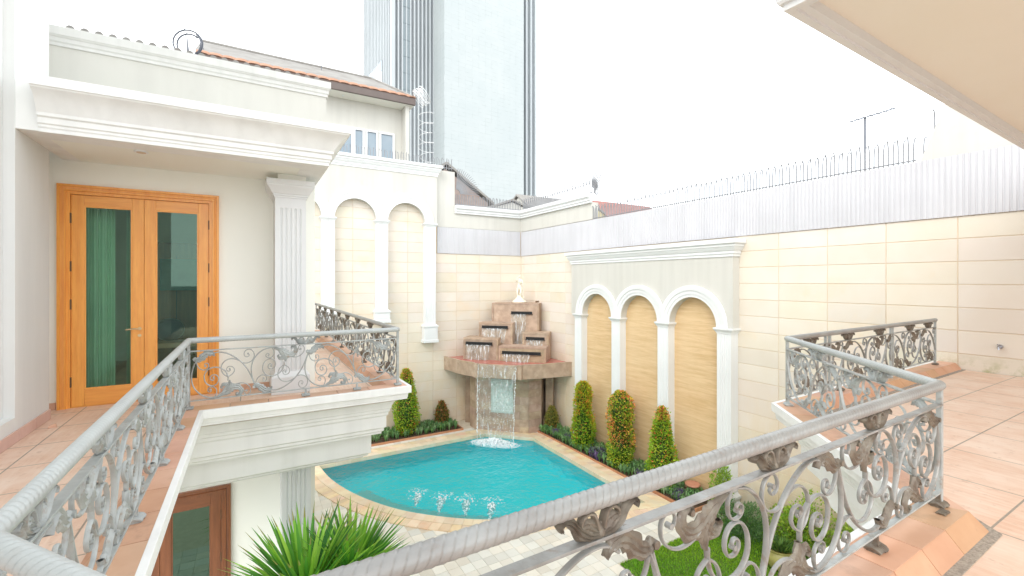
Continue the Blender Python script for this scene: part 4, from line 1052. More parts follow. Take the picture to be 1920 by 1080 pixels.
# spout blocks: (l0,l1,d0,d1,ztop, slot l0,l1,z)
BL = [(-.98,1.34,.9,2.0,5.70,.0,1.02,5.24),(-1.42,.22,1.75,2.65,4.80,-1.26,.0,4.60),(.70,1.92,1.9,2.65,4.38,.87,1.73,4.12),(-1.96,-.28,2.45,3.3,4.14,-1.82,-.56,3.90),(-.24,1.93,2.45,3.38,3.82,-.06,1.70,3.55)]
for (l0,l1,d0,d1,zt,s0,s1,sz) in BL:
    m = MB(); w = .09
    z0 = 3.15
    dbox(m, l0,l1,d0,d1-.10,z0,zt-.0, cj())
    # raised border and recessed face
    dbox(m, l0,l1,d1-.098,d1,zt-w,zt,cj()); dbox(m, l0,l0+w,d1-.098,d1,z0,zt-w-.003,cj()); dbox(m, l1-w,l1,d1-.098,d1,z0,zt-w-.003,cj())
    dbox(m, l0+w+.002,l1-w-.002,d1-.098,d1-.018,z0,zt-w-.003,cj())
    b = obj('spout_block', m, MT['fount'], ft, bevel=.004)
    m = MB(); dbox(m, s0,s1,d1-.02,d1+.05,sz-.06,sz+.06); dbox(m, s0-.03,s1+.03,d1+.0,d1+.07,sz-.075,sz-.055); obj('spout', m, MT['black'], b)
    # water sheet from the spout
    zb = 3.16
    for o in BL:
        if o[3] > d1+.2 and o[0] < (s0+s1)/2 < o[1]: zb = max(zb, o[4]-.25)
    m = MB(); a = s0+.03; c = s1-.06 if l1 < 1.9 or True else s1; 
    if zt > 5.5: c = s0+.72*(s1-s0)
    if d1 > 3.35: c = s0+.74*(s1-s0)
    V = []; nu, nv = 24, 20
    for j in range(nv+1):
        v = j/nv; z = sz-.06-(sz-.06-zb)*v; nar = .12*v
        for i in range(nu+1):
            u = i/nu; l = a+(c-a)*(nar*.5+u*(1-nar)); dd = d1+.07+.13*sqrt(v)+.012*sin(u*23+v*3)
            V.append(D(l, dd, z))
    m.add(V, [(j*(nu+1)+i, j*(nu+1)+i+1, (j+1)*(nu+1)+i+1, (j+1)*(nu+1)+i) for j in range(nv) for i in range(nu)])
    obj('water_sheet', m, MT['fall'], b, smooth=60, fixn=False)
# main fall from the ledge into the pool
m = MB(); V = []; nu, nv = 40, 60
for j in range(nv+1):
    v = j/nv; z = 3.14-3.2*v
    for i in range(nu+1):
        u = i/nu; l = -.84+1.70*(.06*v+u*(1-.12*v)); dd = 4.40+.30*sqrt(v)+.02*sin(u*31+v*2)+.012*sin(u*77)
        V.append(D(l, dd, z))
m.add(V, [(j*(nu+1)+i, j*(nu+1)+i+1, (j+1)*(nu+1)+i+1, (j+1)*(nu+1)+i) for j in range(nv) for i in range(nu)])
obj('main_fall', m, sheet_water('main_falling_water', .535, sc=(8,8,1.5)), ft, smooth=60, fixn=False)
def ico(m, x, y, z, r):
    t = (1+sqrt(5))/2; vs = [(-1,t,0),(1,t,0),(-1,-t,0),(1,-t,0),(0,-1,t),(0,1,t),(0,-1,-t),(0,1,-t),(t,0,-1),(t,0,1),(-t,0,-1),(-t,0,1)]
    fs = [(0,11,5),(0,5,1),(0,1,7),(0,7,10),(0,10,11),(1,5,9),(5,11,4),(11,10,2),(10,7,6),(7,1,8),(3,9,4),(3,4,2),(3,2,6),(3,6,8),(3,8,9),(4,9,5),(2,4,11),(6,2,10),(8,6,7),(9,8,1)]
    k = r/1.9; sx, sy, sz = random.uniform(.7,1.3), random.uniform(.7,1.3), random.uniform(.6,1.2)
    m.add([(x+a*k*sx, y+b*k*sy, z+c*k*sz) for a,b,c in vs], fs)
m = MB()
for s in (-1,1):          # bright ropes of water at the two edges of the fall
    for q in range(90):
        v = q/70; l = s*(.84-.05*v)+random.gauss(0,.012); x,y,z = D(l, 4.40+.30*sqrt(v)+random.gauss(0,.012), 3.12-3.15*v); ico(m, x, y, z, random.uniform(.014,.03))
for _ in range(320):       # droplets
    v = random.random()**.6; l = random.uniform(-.85,.85); x,y,z = D(l, 4.42+.30*sqrt(v)+random.gauss(0,.04), 3.1-3.12*v); ico(m, x, y, z, random.uniform(.007,.016))
obj('droplets', m, MT['foam'], ft, smooth=60)
def foam_patch(name, label, cx, cy, rx, ry, ang, n, zh=.12, cat='splash', group=None):
    m = MB()
    for _ in range(n):
        a = random.uniform(0,2*pi); rr = random.random()**.62*(1 if random.random() < .85 else 1.35); u = rx*rr*cos(a); v = ry*rr*sin(a)
        x = cx+u*cos(ang)-v*sin(ang); y = cy+u*sin(ang)+v*cos(ang); h = zh*max(.04,1-rr)*random.random()
        ico(m, x, y, -.085+h, random.uniform(.010,.04)*(1.25-rr*.8))
    return tag(obj(name, m, MT['foam'], smooth=60), label, cat, group)
c = D(0.0,4.78,0)
foam_patch('splash', 'wide white foaming splash where the fountain fall lands in the pool', c[0], c[1], 1.08, .46, -pi/4, 2200, .26)
JETS = [(4.40,13.35,4.74,14.05,'first underwater jet from the left in the curved front of the pool'),(4.82,12.55,5.30,13.45,'second underwater jet from the left with spreading white spray'),(5.40,11.92,5.92,12.95,'third pool jet, between the second and the right-most one'),(5.95,11.45,6.52,12.35,'right-most underwater jet in the curved front of the pool')]
for x0,y0,x1,y1,lb in JETS:
    m = MB(); ang = atan2(y1-y0, x1-x0); L_ = sqrt((x1-x0)**2+(y1-y0)**2)
    for _ in range(45):
        t = random.random()**.7; w = .03+.19*t**1.3; q = random.gauss(0,.5)*w
        x = x0+(x1-x0)*t-q*sin(ang); y = y0+(y1-y0)*t+q*cos(ang); ico(m, x, y, -.098+.018*random.random()*t, random.uniform(.010,.034)*(.6+.6*t))
    for _ in range(60):   # ripple flecks around the head
        a = random.gauss(0,1.2); r_ = random.uniform(.1,.42); ico(m, x1+r_*cos(ang+a), y1+r_*sin(ang+a), -.092, random.uniform(.008,.02))
    jt = thing('water_jet', (x0,y0,-.1), lb, 'water jet', 'underwater jets in the pool')
    obj('foam_flecks', m, MT['foam'], jt, smooth=60)
    for sc_k in range(2):
        m = MB(); P = []; rr = []
        for q in range(10):
            t = q/9; P.append((x0+(x1-x0)*t, y0+(y1-y0)*t, -.30+.10*t)); rr.append((.015+.17*t**1.2)*(1-.6*max(0,t-.8)/.2)*(1 if sc_k == 0 else .6))
        m.tube(P, rr, 12); m.v = [(a+.02*sin(b*40), b+.02*sin(a*37), -.16+(c_+.2)*.35) for a,b,c_ in m.v]; obj('bubble_plume', m, MT['plume'], jt, smooth=80)

# statue on the top block
def skin_figure(name, verts, edges, radii, mat, root=0):
    me = bpy.data.meshes.new(name); me.from_pydata(verts, edges, []); o = bpy.data.objects.new(name, me); COL.objects.link(o)
    me.materials.append(mat); sk = o.modifiers.new('skin','SKIN'); sk.use_smooth_shade = True
    for i, r in enumerate(radii):
        me.skin_vertices[0].data[i].radius = (r[0], r[1]) if isinstance(r, tuple) else (r, r)
    me.skin_vertices[0].data[root].use_root = True
    sb = o.modifiers.new('sub','SUBSURF'); sb.levels = 2; sb.render_levels = 2
    return o
stt = thing('statue', D(.27,1.5,5.70), 'white marble statue of a standing figure with folded arms on top of the fountain', 'statue')
stt.rotation_euler = (0,0,-pi/4)
m = MB(); m.lathe([(.34,0),(.36,.04),(.33,.09),(.24,.13),(.20,.20),(.12,.26),(.08,.34)], 0, 0, 18)
b_ = obj('rock_base', m, MT['statue'], stt, local=True, smooth=50)
V = [(0,0,.74),(0,-.01,.86),(.01,-.02,1.0),(.02,-.02,1.10),(.03,-.03,1.17),(.04,-.05,1.25),(.05,-.06,1.33),   # 0 pelvis..6 head top
     (.08,0,.70),(.09,-.06,.46),(.06,0,.24),(.07,-.09,.18),(-.08,0,.70),(-.09,-.02,.44),(-.08,.02,.20),(-.09,-.08,.17), # legs
     (.13,-.02,1.08),(.19,-.08,.93),(.05,-.17,.99),(.0,-.19,1.06),(-.11,-.02,1.07),(-.19,-.10,.95),(-.10,-.19,1.12),(-.03,-.17,1.24)]
E_ = [(0,1),(1,2),(2,3),(3,4),(4,5),(5,6),(0,7),(7,8),(8,9),(9,10),(0,11),(11,12),(12,13),(13,14),(3,15),(15,16),(16,17),(17,18),(3,19),(19,20),(20,21),(21,22)]
Rr = [(.10,.08),(.085,.065),(.10,.075),(.085,.06),.035,.065,.05,.07,.05,.035,.025,.07,.05,.035,.025,.042,.034,.026,.02,.042,.034,.026,.02]
sf = skin_figure('figure', V, E_, Rr, MT['statue']); sf.parent = stt
m = MB()
for k in range(5):
    P = catmull([(-.02+.04*k*.5,.06,.80),(-.06+.05*k,.12,.60),(-.05+.05*k,.10,.40),(-.06+.06*k,.12,.22)], 4); m.tube(P, [.04]*len(P), 7)
obj('drapery', m, MT['statue'], stt, local=True, smooth=60)
ov = MB(); x,y,z = D(1.05,1.2,5.70); ov.lathe([(.04,5.70),(.05,5.74),(.02,5.79)], x, y, 8); ov.tube([(x,y,5.74),(x+.12,y-.1,5.77)], .03, 6)
tag(obj('small_spout_fitting', ov, MT['hinge'], smooth=50), 'little dark pipe fitting on the fountain top block behind the statue', 'pipe fitting')
# ------------------------------------------------------------------ planting
def leaf(m, c, d, n, l, w, col):
    d = d/(np.linalg.norm(d)+1e-9); s = np.cross(d, n); s /= np.linalg.norm(s)+1e-9
    m.add([c, c+d*l*.5+s*w, c+d*l, c+d*l*.5-s*w], [(0,1,2,3)], col)
def topiary(x, y, prof, label, n, palette, orange=0., lw=(.075,.021), cat='shrub', group='clipped column shrubs in the planting beds', lean=(0,0), z0=.05):
    """prof: list of (height, radius)"""
    t = thing('column_shrub', (x,y,z0), label, cat, group)
    hs_ = [p[0] for p in prof]; rs_ = [p[1] for p in prof]; H_ = hs_[-1]
    def rad(h, a): return np.interp(h, hs_, rs_)*.80*(1+.10*sin(3*a+h*4)+.07*sin(5*a-h*7+1)+.05*sin(h*11))
    m = MB(); core = MB()
    for _ in range(n):
        h = random.uniform(hs_[0], H_); a = random.uniform(0, 2*pi); k = random.random(); r = rad(h, a)*(1-.45*k*k)+random.gauss(0,.018)+(random.uniform(.02,.10) if random.random() < .035 else 0)
        px, py = lean[0]*h, lean[1]*h
        c = np.array((x+px+r*cos(a), y+py+r*sin(a), z0+h))
        d = np.array((cos(a)*.7+random.gauss(0,.5), sin(a)*.7+random.gauss(0,.5), random.uniform(-.2,1.1)))
        nn = np.array((random.gauss(0,1), random.gauss(0,1), 1.)); cl = palette(h/H_, a, k)
        leaf(m, c, d, nn, lw[0]*random.uniform(.7,1.3), lw[1]*random.uniform(.8,1.3), jit(cl, .22))
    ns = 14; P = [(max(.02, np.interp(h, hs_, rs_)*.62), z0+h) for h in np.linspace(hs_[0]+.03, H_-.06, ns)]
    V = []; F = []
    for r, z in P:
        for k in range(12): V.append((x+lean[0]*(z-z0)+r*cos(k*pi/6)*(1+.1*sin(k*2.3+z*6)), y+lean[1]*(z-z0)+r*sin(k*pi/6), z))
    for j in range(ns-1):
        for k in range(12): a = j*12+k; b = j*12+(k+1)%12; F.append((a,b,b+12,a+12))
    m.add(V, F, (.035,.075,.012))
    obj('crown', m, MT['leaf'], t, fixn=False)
    tk = MB(); tk.tube([(x,y,z0-.05),(x+.01,y,z0+hs_[0]+.3)], [.03,.022], 8); obj('trunk', tk, MT['bark'], t, smooth=50)
    return t
GRN = [(.26,.48,.04),(.38,.58,.04),(.16,.34,.03),(.50,.62,.05)]
def pal_green(u, a, k): return random.choice(GRN) if random.random() > .08 else (.60,.62,.08)
def pal_yel(u, a, k):
    q = random.random()
    if u > .45+.15*sin(a*2) : return (.50,.50,.03) if q < .5 else ((.34,.50,.04) if q < .85 else (.80,.30,.06))
    return random.choice(GRN) if q > .07 else (.75,.24,.07)
def pal_or(u, a, k):
    q = random.random(); o = .5+.5*sin(u*7+a*1.3)
    if u > .30 and q < .16+.40*o: return random.choice([(.86,.36,.10),(.90,.48,.14),(.80,.25,.09)])
    if q < .8: return random.choice([(.60,.60,.06),(.42,.54,.05),(.28,.48,.04)])
    return (.12,.26,.03)
def pal_mix(u, a, k):
    q = random.random()
    if q < .06 and sin(a) < .8: return (.85,.22,.08)
    return random.choice(GRN+[(.40,.48,.05)]) if u < .85 or q < .6 else (.80,.36,.12)
BX = 11.55
topiary(11.56, 14.12, [(.02,.30),(.3,.52),(.9,.56),(1.3,.44),(1.7,.38),(2.2,.40),(2.5,.30),(2.68,.10)], 'tall clipped shrub with yellow green top before the first white column from the fountain', 8500, pal_yel)
topiary(11.56, 12.02, [(.02,.34),(.3,.52),(.8,.56),(1.15,.50),(1.5,.52),(2.1,.54),(2.5,.42),(2.74,.12)], 'tall clipped shrub turning orange all over, in front of the second column from the fountain', 8500, pal_or)
topiary(11.56, 10.14, [(.02,.40),(.4,.56),(1.0,.52),(1.6,.38),(2.0,.30),(2.35,.20),(2.62,.05)], 'conical green shrub with red tips in front of the third white column', 8000, pal_mix)
topiary(5.96, 19.35, [(.02,.34),(.4,.60),(1.0,.66),(1.6,.54),(2.2,.34),(2.65,.24),(2.85,.08)], 'tall green conical shrub against the back wall partly hidden by the balcony corner', 8500, pal_mix)
topiary(7.72, 19.62, [(.02,.25),(.3,.38),(.6,.34),(.95,.20),(1.15,.05)], 'small dark round shrub with red tips left of the fountain', 2600, lambda u,a,k: random.choice([(.12,.20,.04),(.50,.14,.06),(.20,.26,.05),(.42,.22,.07)]), cat='small shrub', group='small rounded shrubs beside the fountain')
topiary(11.75, 16.55, [(.02,.24),(.3,.34),(.6,.32),(.9,.20),(1.08,.05)], 'small olive round shrub with orange base right of the fountain', 2400, lambda u,a,k: random.choice([(.30,.30,.06),(.46,.36,.10),(.22,.26,.05)]) if u > .3 else random.choice([(.75,.22,.08),(.20,.34,.04)]), cat='small shrub', group='small rounded shrubs beside the fountain')
def tuft_field(mb, x0, x1, y0, y1, dens, cols, z=.06, h=(.14,.26), n_bl=14, wid=.011, jitx=.0):
    n = int((x1-x0)*(y1-y0)*dens)
    for _ in range(n):
        x = random.uniform(x0, x1); y = random.uniform(y0, y1); cb = random.choice(cols)
        zt = .04*sin(x*3)*sin(y*2.6)
        for k in range(n_bl):
            a = random.uniform(0, 2*pi); hh = random.uniform(*h)+zt; rr = random.uniform(.06,.17); w = wid*random.uniform(.8,1.3)
            ca, sa = cos(a), sin(a); c = jit(cb, .28)
            A = np.array((x,y,z)); B = A+np.array((ca*rr*.45, sa*rr*.45, hh)); C = A+np.array((ca*rr, sa*rr, hh*random.uniform(.55,.95))); S_ = np.array((-sa*w, ca*w, 0))
            mb.add([A-S_*.6, A+S_*.6, B+S_, B-S_, C], [(0,1,2,3),(3,2,4)], c)
GC = [(.15,.30,.11),(.20,.37,.14),(.11,.24,.08),(.30,.45,.22),(.18,.35,.10)]
bs = MB(); bs.box(2.5,8.35,18.74,20.06,0,.07); bs.box(11.16,12.28,8.7,16.95,0,.07); tag(obj('planting_soil', bs, MT['soil']), kind='structure')
m = MB(); m.box(2.5,8.4,18.70,18.735,0,.10); m.box(8.36,8.40,18.735,19.6,0,.10); m.box(11.12,11.155,8.66,16.95,0,.10); m.box(11.12,12.28,8.64,8.68,0,.10)
tag(obj('bed_edging', m, plain('terracotta_edging', (.52,.25,.13), (.42,.19,.10), .7, 4)), kind='structure')
m = MB(); tuft_field(m, 2.7, 8.25, 18.85, 19.95, 54, GC, h=(.18,.32)); tag(obj('ground_cover', m, MT['leaf'], fixn=False), 'low grassy ground cover in the bed along the back wall', 'ground cover', kind='stuff')
m = MB(); tuft_field(m, 11.20, 12.1, 8.8, 16.9, 66, GC, h=(.18,.32), wid=.013); tag(obj('ground_cover', m, MT['leaf'], fixn=False), 'low grassy ground cover in the bed below the white arches', 'ground cover', kind='stuff')
PUR = [(.12,.08,.20),(.17,.12,.26),(.09,.07,.13),(.16,.20,.14),(.12,.22,.10)]
for (px, py, r_, lb) in ((11.42,15.75,.16,'purple leaved plant nearest the fountain in the right bed'),(11.40,14.85,.20,'purple leaved plant just left of the first tall shrub'),(11.45,13.05,.34,'widest clump of purple leaves between the two tall shrubs'),(11.40,10.95,.12,'purple leaved plant left of the conical shrub'),(11.40,9.35,.14,'purple leaved plant by the round terracotta disc')):
    m = MB(); 
    for _ in range(int(60*r_/.3)):
        a = random.uniform(0,2*pi); rr = r_*sqrt(random.random()); tuft_field(m, px+rr*cos(a)-.01, px+rr*cos(a)+.01, py+rr*sin(a)*1.2-.01, py+rr*sin(a)*1.2+.01, 2600, PUR, h=(.18,.34), n_bl=9, wid=.014)
    tag(obj('purple_plant', m, MT['leaf'], fixn=False), lb, 'purple plant', 'purple plants in the right bed')
# round terracotta topped garden light
gl = thing('garden_speaker', (12.0,9.32,.05), 'round terracotta topped post standing in the ground cover before the last column', 'garden post')
m = MB(); m.lathe([(.10,.02),(.10,.34)], 12.0, 9.32, 18); obj('post', m, MT['concrete'], gl, smooth=40)
m = MB(); m.lathe([(.10,.34),(.21,.36),(.23,.39),(.22,.42),(.02,.43)], 12.0, 9.32, 26); obj('cap', m, plain('terracotta_disc', (.62,.30,.20), (.55,.25,.16), .6, 4), gl, smooth=40)

# big strap leaved plants in the courtyard
def yucca(x, y, z, n, ln, label, seed):
    random.seed(seed)
    t = thing('dracaena', (x,y,0), label, 'spiky plant', 'spiky leaved dracaenas below the left balcony')
    tr = MB(); tr.tube([(x,y,0),(x+.04,y-.03,z*.4),(x-.03,y+.02,z*.75),(x,y,z+.05)], [.09,.075,.065,.055], 10); obj('trunk', tr, MT['bark'], t, smooth=50)
    m = MB()
    for i in range(n):
        f = (i+.5)/n; el = R(74)-R(98)*f**.85+random.gauss(0,.09); az = i*2.39996+random.gauss(0,.15)
        L_ = ln*random.uniform(.82,1.08)*(1-.10*f); w = random.uniform(.028,.040); sag = (.10+.30*f)*random.uniform(.6,1.2)
        base = np.array((x+.045*cos(az), y+.045*sin(az), z+.10-.32*f)); k = 7; V = []; F = []
        hd = np.array((cos(az), sin(az), 0)); sd = np.array((-sin(az), cos(az), 0))
        cc = random.choice([(.16,.42,.04),(.10,.32,.04),(.24,.52,.05),(.07,.22,.05),(.34,.60,.08)])
        if f > .75: cc = random.choice([(.10,.26,.05),(.14,.34,.06),(.30,.40,.12)])
        p = base.copy(); e = el
        for j in range(k+1):
            q = j/k; ww = w*(.55+1.3*q if q < .35 else 1.0*(1-((q-.35)/.65)**1.6))*1.0+.0008
            upv = np.array((-cos(az)*sin(e), -sin(az)*sin(e), cos(e))); fold = ww*.38
            V += [p-sd*ww+upv*fold, p.copy(), p+sd*ww+upv*fold]
            e -= sag/k*(1+q); p = p+(hd*cos(e)+np.array((0,0,sin(e))))*(L_/k)
        for j in range(k):
            a = j*3; F += [(a,a+1,a+4,a+3),(a+1,a+2,a+5,a+4)]
        b = len(m.v); m.add(V, F[:-2], jit(cc,.15)); m.f += [tuple(i_+b for i_ in ff) for ff in F[-2:]]; tip = (.34,.34,.10) if random.random() < .35 else jit(cc,.15); m.c += [tip]*2
    obj('leaves', m, MT['blade'], t, fixn=False, smooth=50)
    return t
yucca(.66, 6.55, 2.42, 380, 1.22, 'front spiky dracaena with long bright green strap leaves at the bottom of the view', 11)
yucca(1.27, 6.85, 2.32, 330, 1.06, 'right hand spiky dracaena whose leaf tips reach over the pale paving', 12)
yucca(.12, 6.3, 2.0, 160, .95, 'smaller dracaena head low at the left of the other two, by the brown door', 13)
random.seed(21)
# shrubs by the lawn
def bush(x, y, z0, rx, ry, rz, n, cols, label, lw=(.07,.02), name='bush'):
    t = thing(name, (x,y,z0), label, 'shrub'); m = MB()
    lob = [(random.uniform(-.6,.6)*rx, random.uniform(-.6,.6)*ry, random.uniform(.3,.8)*rz, random.uniform(.35,.6)) for _ in range(9)]
    for _ in range(n):
        lx, ly, lz, lr = random.choice(lob); v = np.random.normal(size=3); v /= np.linalg.norm(v); k = lr*random.uniform(.65,1.05)
        c = np.array((x+lx+v[0]*k*rx, y+ly+v[1]*k*ry, max(z0+.01, z0+lz+v[2]*k*rz)))
        leaf(m, c, v+np.random.normal(size=3)*.5+np.array((0,0,.4)), np.random.normal(size=3), lw[0]*random.uniform(.7,1.3), lw[1], jit(random.choice(cols), .25))
    obj('foliage', m, MT['leaf'], t, fixn=False)
    tk = MB()
    for lx, ly, lz, lr in lob[:5]: tk.tube([(x,y,z0-.02),(x+lx*.5,y+ly*.5,z0+lz*.5),(x+lx,y+ly,z0+lz)], [.02,.014,.008], 6)
    obj('stems', tk, MT['bark'], t, smooth=50); return t
bush(11.3,7.3,.02,.75,.7,.75,5200,[(.12,.24,.08),(.16,.30,.10),(.08,.18,.06)],'dark green shrub at the back corner of the lawn, left of the golden pot',(.10,.008))
bush(11.9,6.2,.02,.6,.8,1.15,4600,[(.42,.56,.06),(.30,.48,.05),(.22,.40,.05)],'yellow green shrub behind the golden pot against the sandstone wall')
bush(12.0,4.9,.02,.5,.7,1.05,3600,[(.50,.62,.10),(.36,.52,.07),(.26,.42,.06)],'paler yellow green shrub right of the golden pot')
bush(11.75,8.15,.02,.3,.3,1.2,1500,[(.36,.50,.08),(.24,.38,.06)],'thin light green shrub beside the last white column',(.09,.02))
gp = thing('plant_pot', (10.75,5.95,.02), 'olive gold glazed round pot standing on the lawn', 'pot')
m = MB(); m.lathe([(.16,.02),(.26,.10),(.34,.26),(.35,.38),(.31,.48),(.33,.50),(.34,.53),(.30,.53),(.28,.47),(.05,.44)], 10.75, 5.95, 28); obj('bowl', m, MT['gold'], gp, smooth=50)
m = MB(); 
for _ in range(500):
    a = random.uniform(0,2*pi); r_ = random.uniform(0,.2); leaf(m, np.array((10.75+r_*cos(a),5.95+r_*sin(a),.48)), np.array((cos(a)*.8,sin(a)*.8,random.uniform(.5,1.4))), np.random.normal(size=3), random.uniform(.15,.3), .016, jit(random.choice([(.12,.24,.05),(.18,.32,.06),(.08,.16,.04)]),.2))
obj('plant', m, MT['leaf'], gp, fixn=False)
m = MB(); P = []
for k in range(120): a = k*.35; r_ = .16+.10*sin(k*.9)+.05*sin(k*.23); P.append((11.15+r_*cos(a)*1.1, 5.35+r_*sin(a), .06+.10*abs(sin(k*.41))))
m.tube(catmull(P,3), .011, 6); tag(obj('garden_hose', m, MT['hose'], smooth=60), 'tangled pale garden hose on the grass right of the golden pot', 'hose')

# ------------------------------------------------------------------ beyond the walls
nh = thing('neighbour_house', (3,23,0), 'cream neighbouring house with orange tile eave and blue windows behind the back wall', 'house')
YH = 23.0
m = MB()
wins = [(3.55,4.40),(4.48,4.93),(5.06,5.60),(5.74,6.42)]
WT, WB = 14.24, 12.4
xs = [-6]+[v for w in wins for v in w]+[6.85]
m.box(-6,6.85,YH,YH+.3,WT,15.75); m.box(-6,6.85,YH,YH+.3,0,WB)
for a, b in [(-6,wins[0][0])]+[(wins[i][1],wins[i+1][0]) for i in range(3)]+[(wins[3][1],6.85)]: m.box(a,b,YH,YH+.3,WB,WT)
m.box(6.85,7.05,22.35,YH+3,0,15.75); m.box(-6,7.05,YH+3,YH+3.3,0,15.7)
obj('wall', m, MT['cream'], nh)
for a, b in wins:
    m = MB(); f = .05
    m.box(a-.04,a+f,YH-.05,YH+.05,WB,WT+.05); m.box(b-f,b+.04,YH-.05,YH+.05,WB,WT+.05); m.box(a+f,b-f,YH-.05,YH+.05,WT-f,WT+.05)
    w = obj('window', m, MT['oldwhite'], nh)
    m = MB(); m.add([(a+f,YH+.02,WB),(b-f,YH+.02,WB),(b-f,YH+.02,WT-f),(a+f,YH+.02,WT-f)], [(0,1,2,3)]); obj('pane', m, MT['blueglass'], w)
m = MB(); m.add([(-6,22.2,15.62),(7.25,22.2,15.62),(7.25,YH+.05,15.6),(-6,YH+.05,15.6)], [(0,1,2,3)]); obj('eave_soffit', m, MT['cream_shade_lifted'], nh)
m = MB(); m.box(-1.85,7.28,22.07,22.2,15.62,15.965); obj('fascia', m, MT['brownfascia'], nh)
def tile_strip(m, x0, x1, pitch, P0, P1, rr, seg=6):
    """rows of barrel tiles running from P0(y,z) to P1(y,z)"""
    x = x0
    while x < x1-pitch*.5:
        V = []
        for (y, z) in (P0, P1):
            for k in range(seg+1): a = pi*k/seg; V.append((x+pitch*.5-pitch*.5*cos(a), y, z+rr*sin(a)))
        m.add(V, [(k,k+1,k+seg+2,k+seg+1) for k in range(seg)], jit((1,1,1),.1)); x += pitch
m = MB(); tile_strip(m, -1.85, 7.3, .46, (22.05,15.95), (22.42,16.20), .05); m.add([(-1.85,22.05,15.95),(7.3,22.05,15.95),(7.3,22.42,16.20),(-1.85,22.42,16.20)], [(0,1,2,3)]); obj('eave_tiles', m, MT['orange_tile'], nh, smooth=50)
m = MB(); m.add([(-1.9,22.38,16.18),(6.9,22.38,16.18),(5.9,25.6,18.0),(-1.9,25.6,18.0),(6.95,28,16.18)], [(0,1,2,3),(1,4,2)]); m.tube([(7.15,22.15,16.05),(5.9,25.6,18.03),(-1.9,25.6,18.03)], .07, 8)
obj('roof', m, MT['roof'], nh)
m = MB(); m.tube([(3.2,24.6,17.35),(3.2,24.6,18.6)], .015, 6); m.box(3.15,3.25,24.55,24.65,17.3,17.4); obj('lightning_rod', m, MT['wire'], nh)
# small downlight in the neighbouring soffit
obj('downlight', (lambda q: q.lathe([(.05,15.57),(.05,15.60)], 3.9, 22.6, 14))(MB()), MT['foam'], nh)
def coil(name, label, pts, r, turns, wire=.010, barbs=True):
    P = [np.array(p, float) for p in pts]; m = MB(); n = turns*18; C_ = []
    for i in range(n+1):
        t = i/n; s = t*(len(P)-1); k = min(int(s), len(P)-2); c = P[k]+(P[k+1]-P[k])*(s-k); ax = P[k+1]-P[k]; ax /= np.linalg.norm(ax)
        u = np.cross(ax, (0.,.9,.3)); u /= np.linalg.norm(u); w = np.cross(ax, u); a = 2*pi*turns*t; rr = r*(1+.12*sin(a*.37))
        C_.append(c+u*rr*cos(a)+w*rr*sin(a))
    m.tube(C_, wire, 5)
    for i in range(0, len(C_), 3):
        d = np.random.normal(size=3); d /= np.linalg.norm(d); m.tube([C_[i]-d*.03, C_[i]+d*.03], wire*.5, 4)
    return tag(obj(name, m, MT['oldwhite' if r > .2 else 'wire'], smooth=60), label, 'razor wire', 'coils of white razor wire')
coil('razor_wire', 'tight ball of white razor wire at the neighbouring eave corner', [(7.35,22.0,15.9),(7.75,21.9,16.2)], .42, 7, .016)
coil('razor_wire', 'loose white razor wire spiral hanging down beside the neighbouring wall', [(7.75,21.9,15.3),(7.78,21.9,12.3)], .36, 6, .013)
coil('razor_wire', 'small razor wire ring with a spike on the left roof edge', [(-.83,8.68,10.50),(-.80,8.76,10.50)], .19, 2, .012)
m = MB(); m.tube([(-.82,8.70,10.24),(-.82,8.70,10.40),(-.83,8.70,10.60)], [.022,.014,.004], 6); m.box(-.88,-.68,8.66,8.78,10.235,10.26); tag(obj('roof_spike', m, MT['wire'], smooth=40), 'small grey spike post standing on the left roof edge', 'spike')

# tower
def TW(s, d, z=0):   # s along facade, d behind facade, from corner; world
    cr, cf = -23.75+.8187*s-.5742*d, 90+.5742*s+.8187*d
    return (cr*.8631+cf*.5050, -cr*.5050+cf*.8631, z)
tw = thing('tower', TW(10,10,0), 'very tall pale tower with grey ribbed sides and a white tiled front block', 'tower')
def tbox(m, s0,s1,d0,d1,z0,z1,col=None):
    P = [TW(s0,d0,z0),TW(s1,d0,z0),TW(s1,d1,z0),TW(s0,d1,z0)]; Q = [(x,y,z1) for x,y,z in P]
    m.add(P+Q, [(3,2,1,0),(4,5,6,7),(0,1,5,4),(1,2,6,5),(2,3,7,6),(3,0,4,7)], col)
TZ = 130
MT['tw_grey'] = plain('tower_grey_metal', (.37,.395,.415), (.33,.355,.375), .45, .05, 0, streak=(1,1,.02))
MT['tw_lite'] = plain('tower_light_rib', (.50,.535,.55), None, .4, .05, 0)
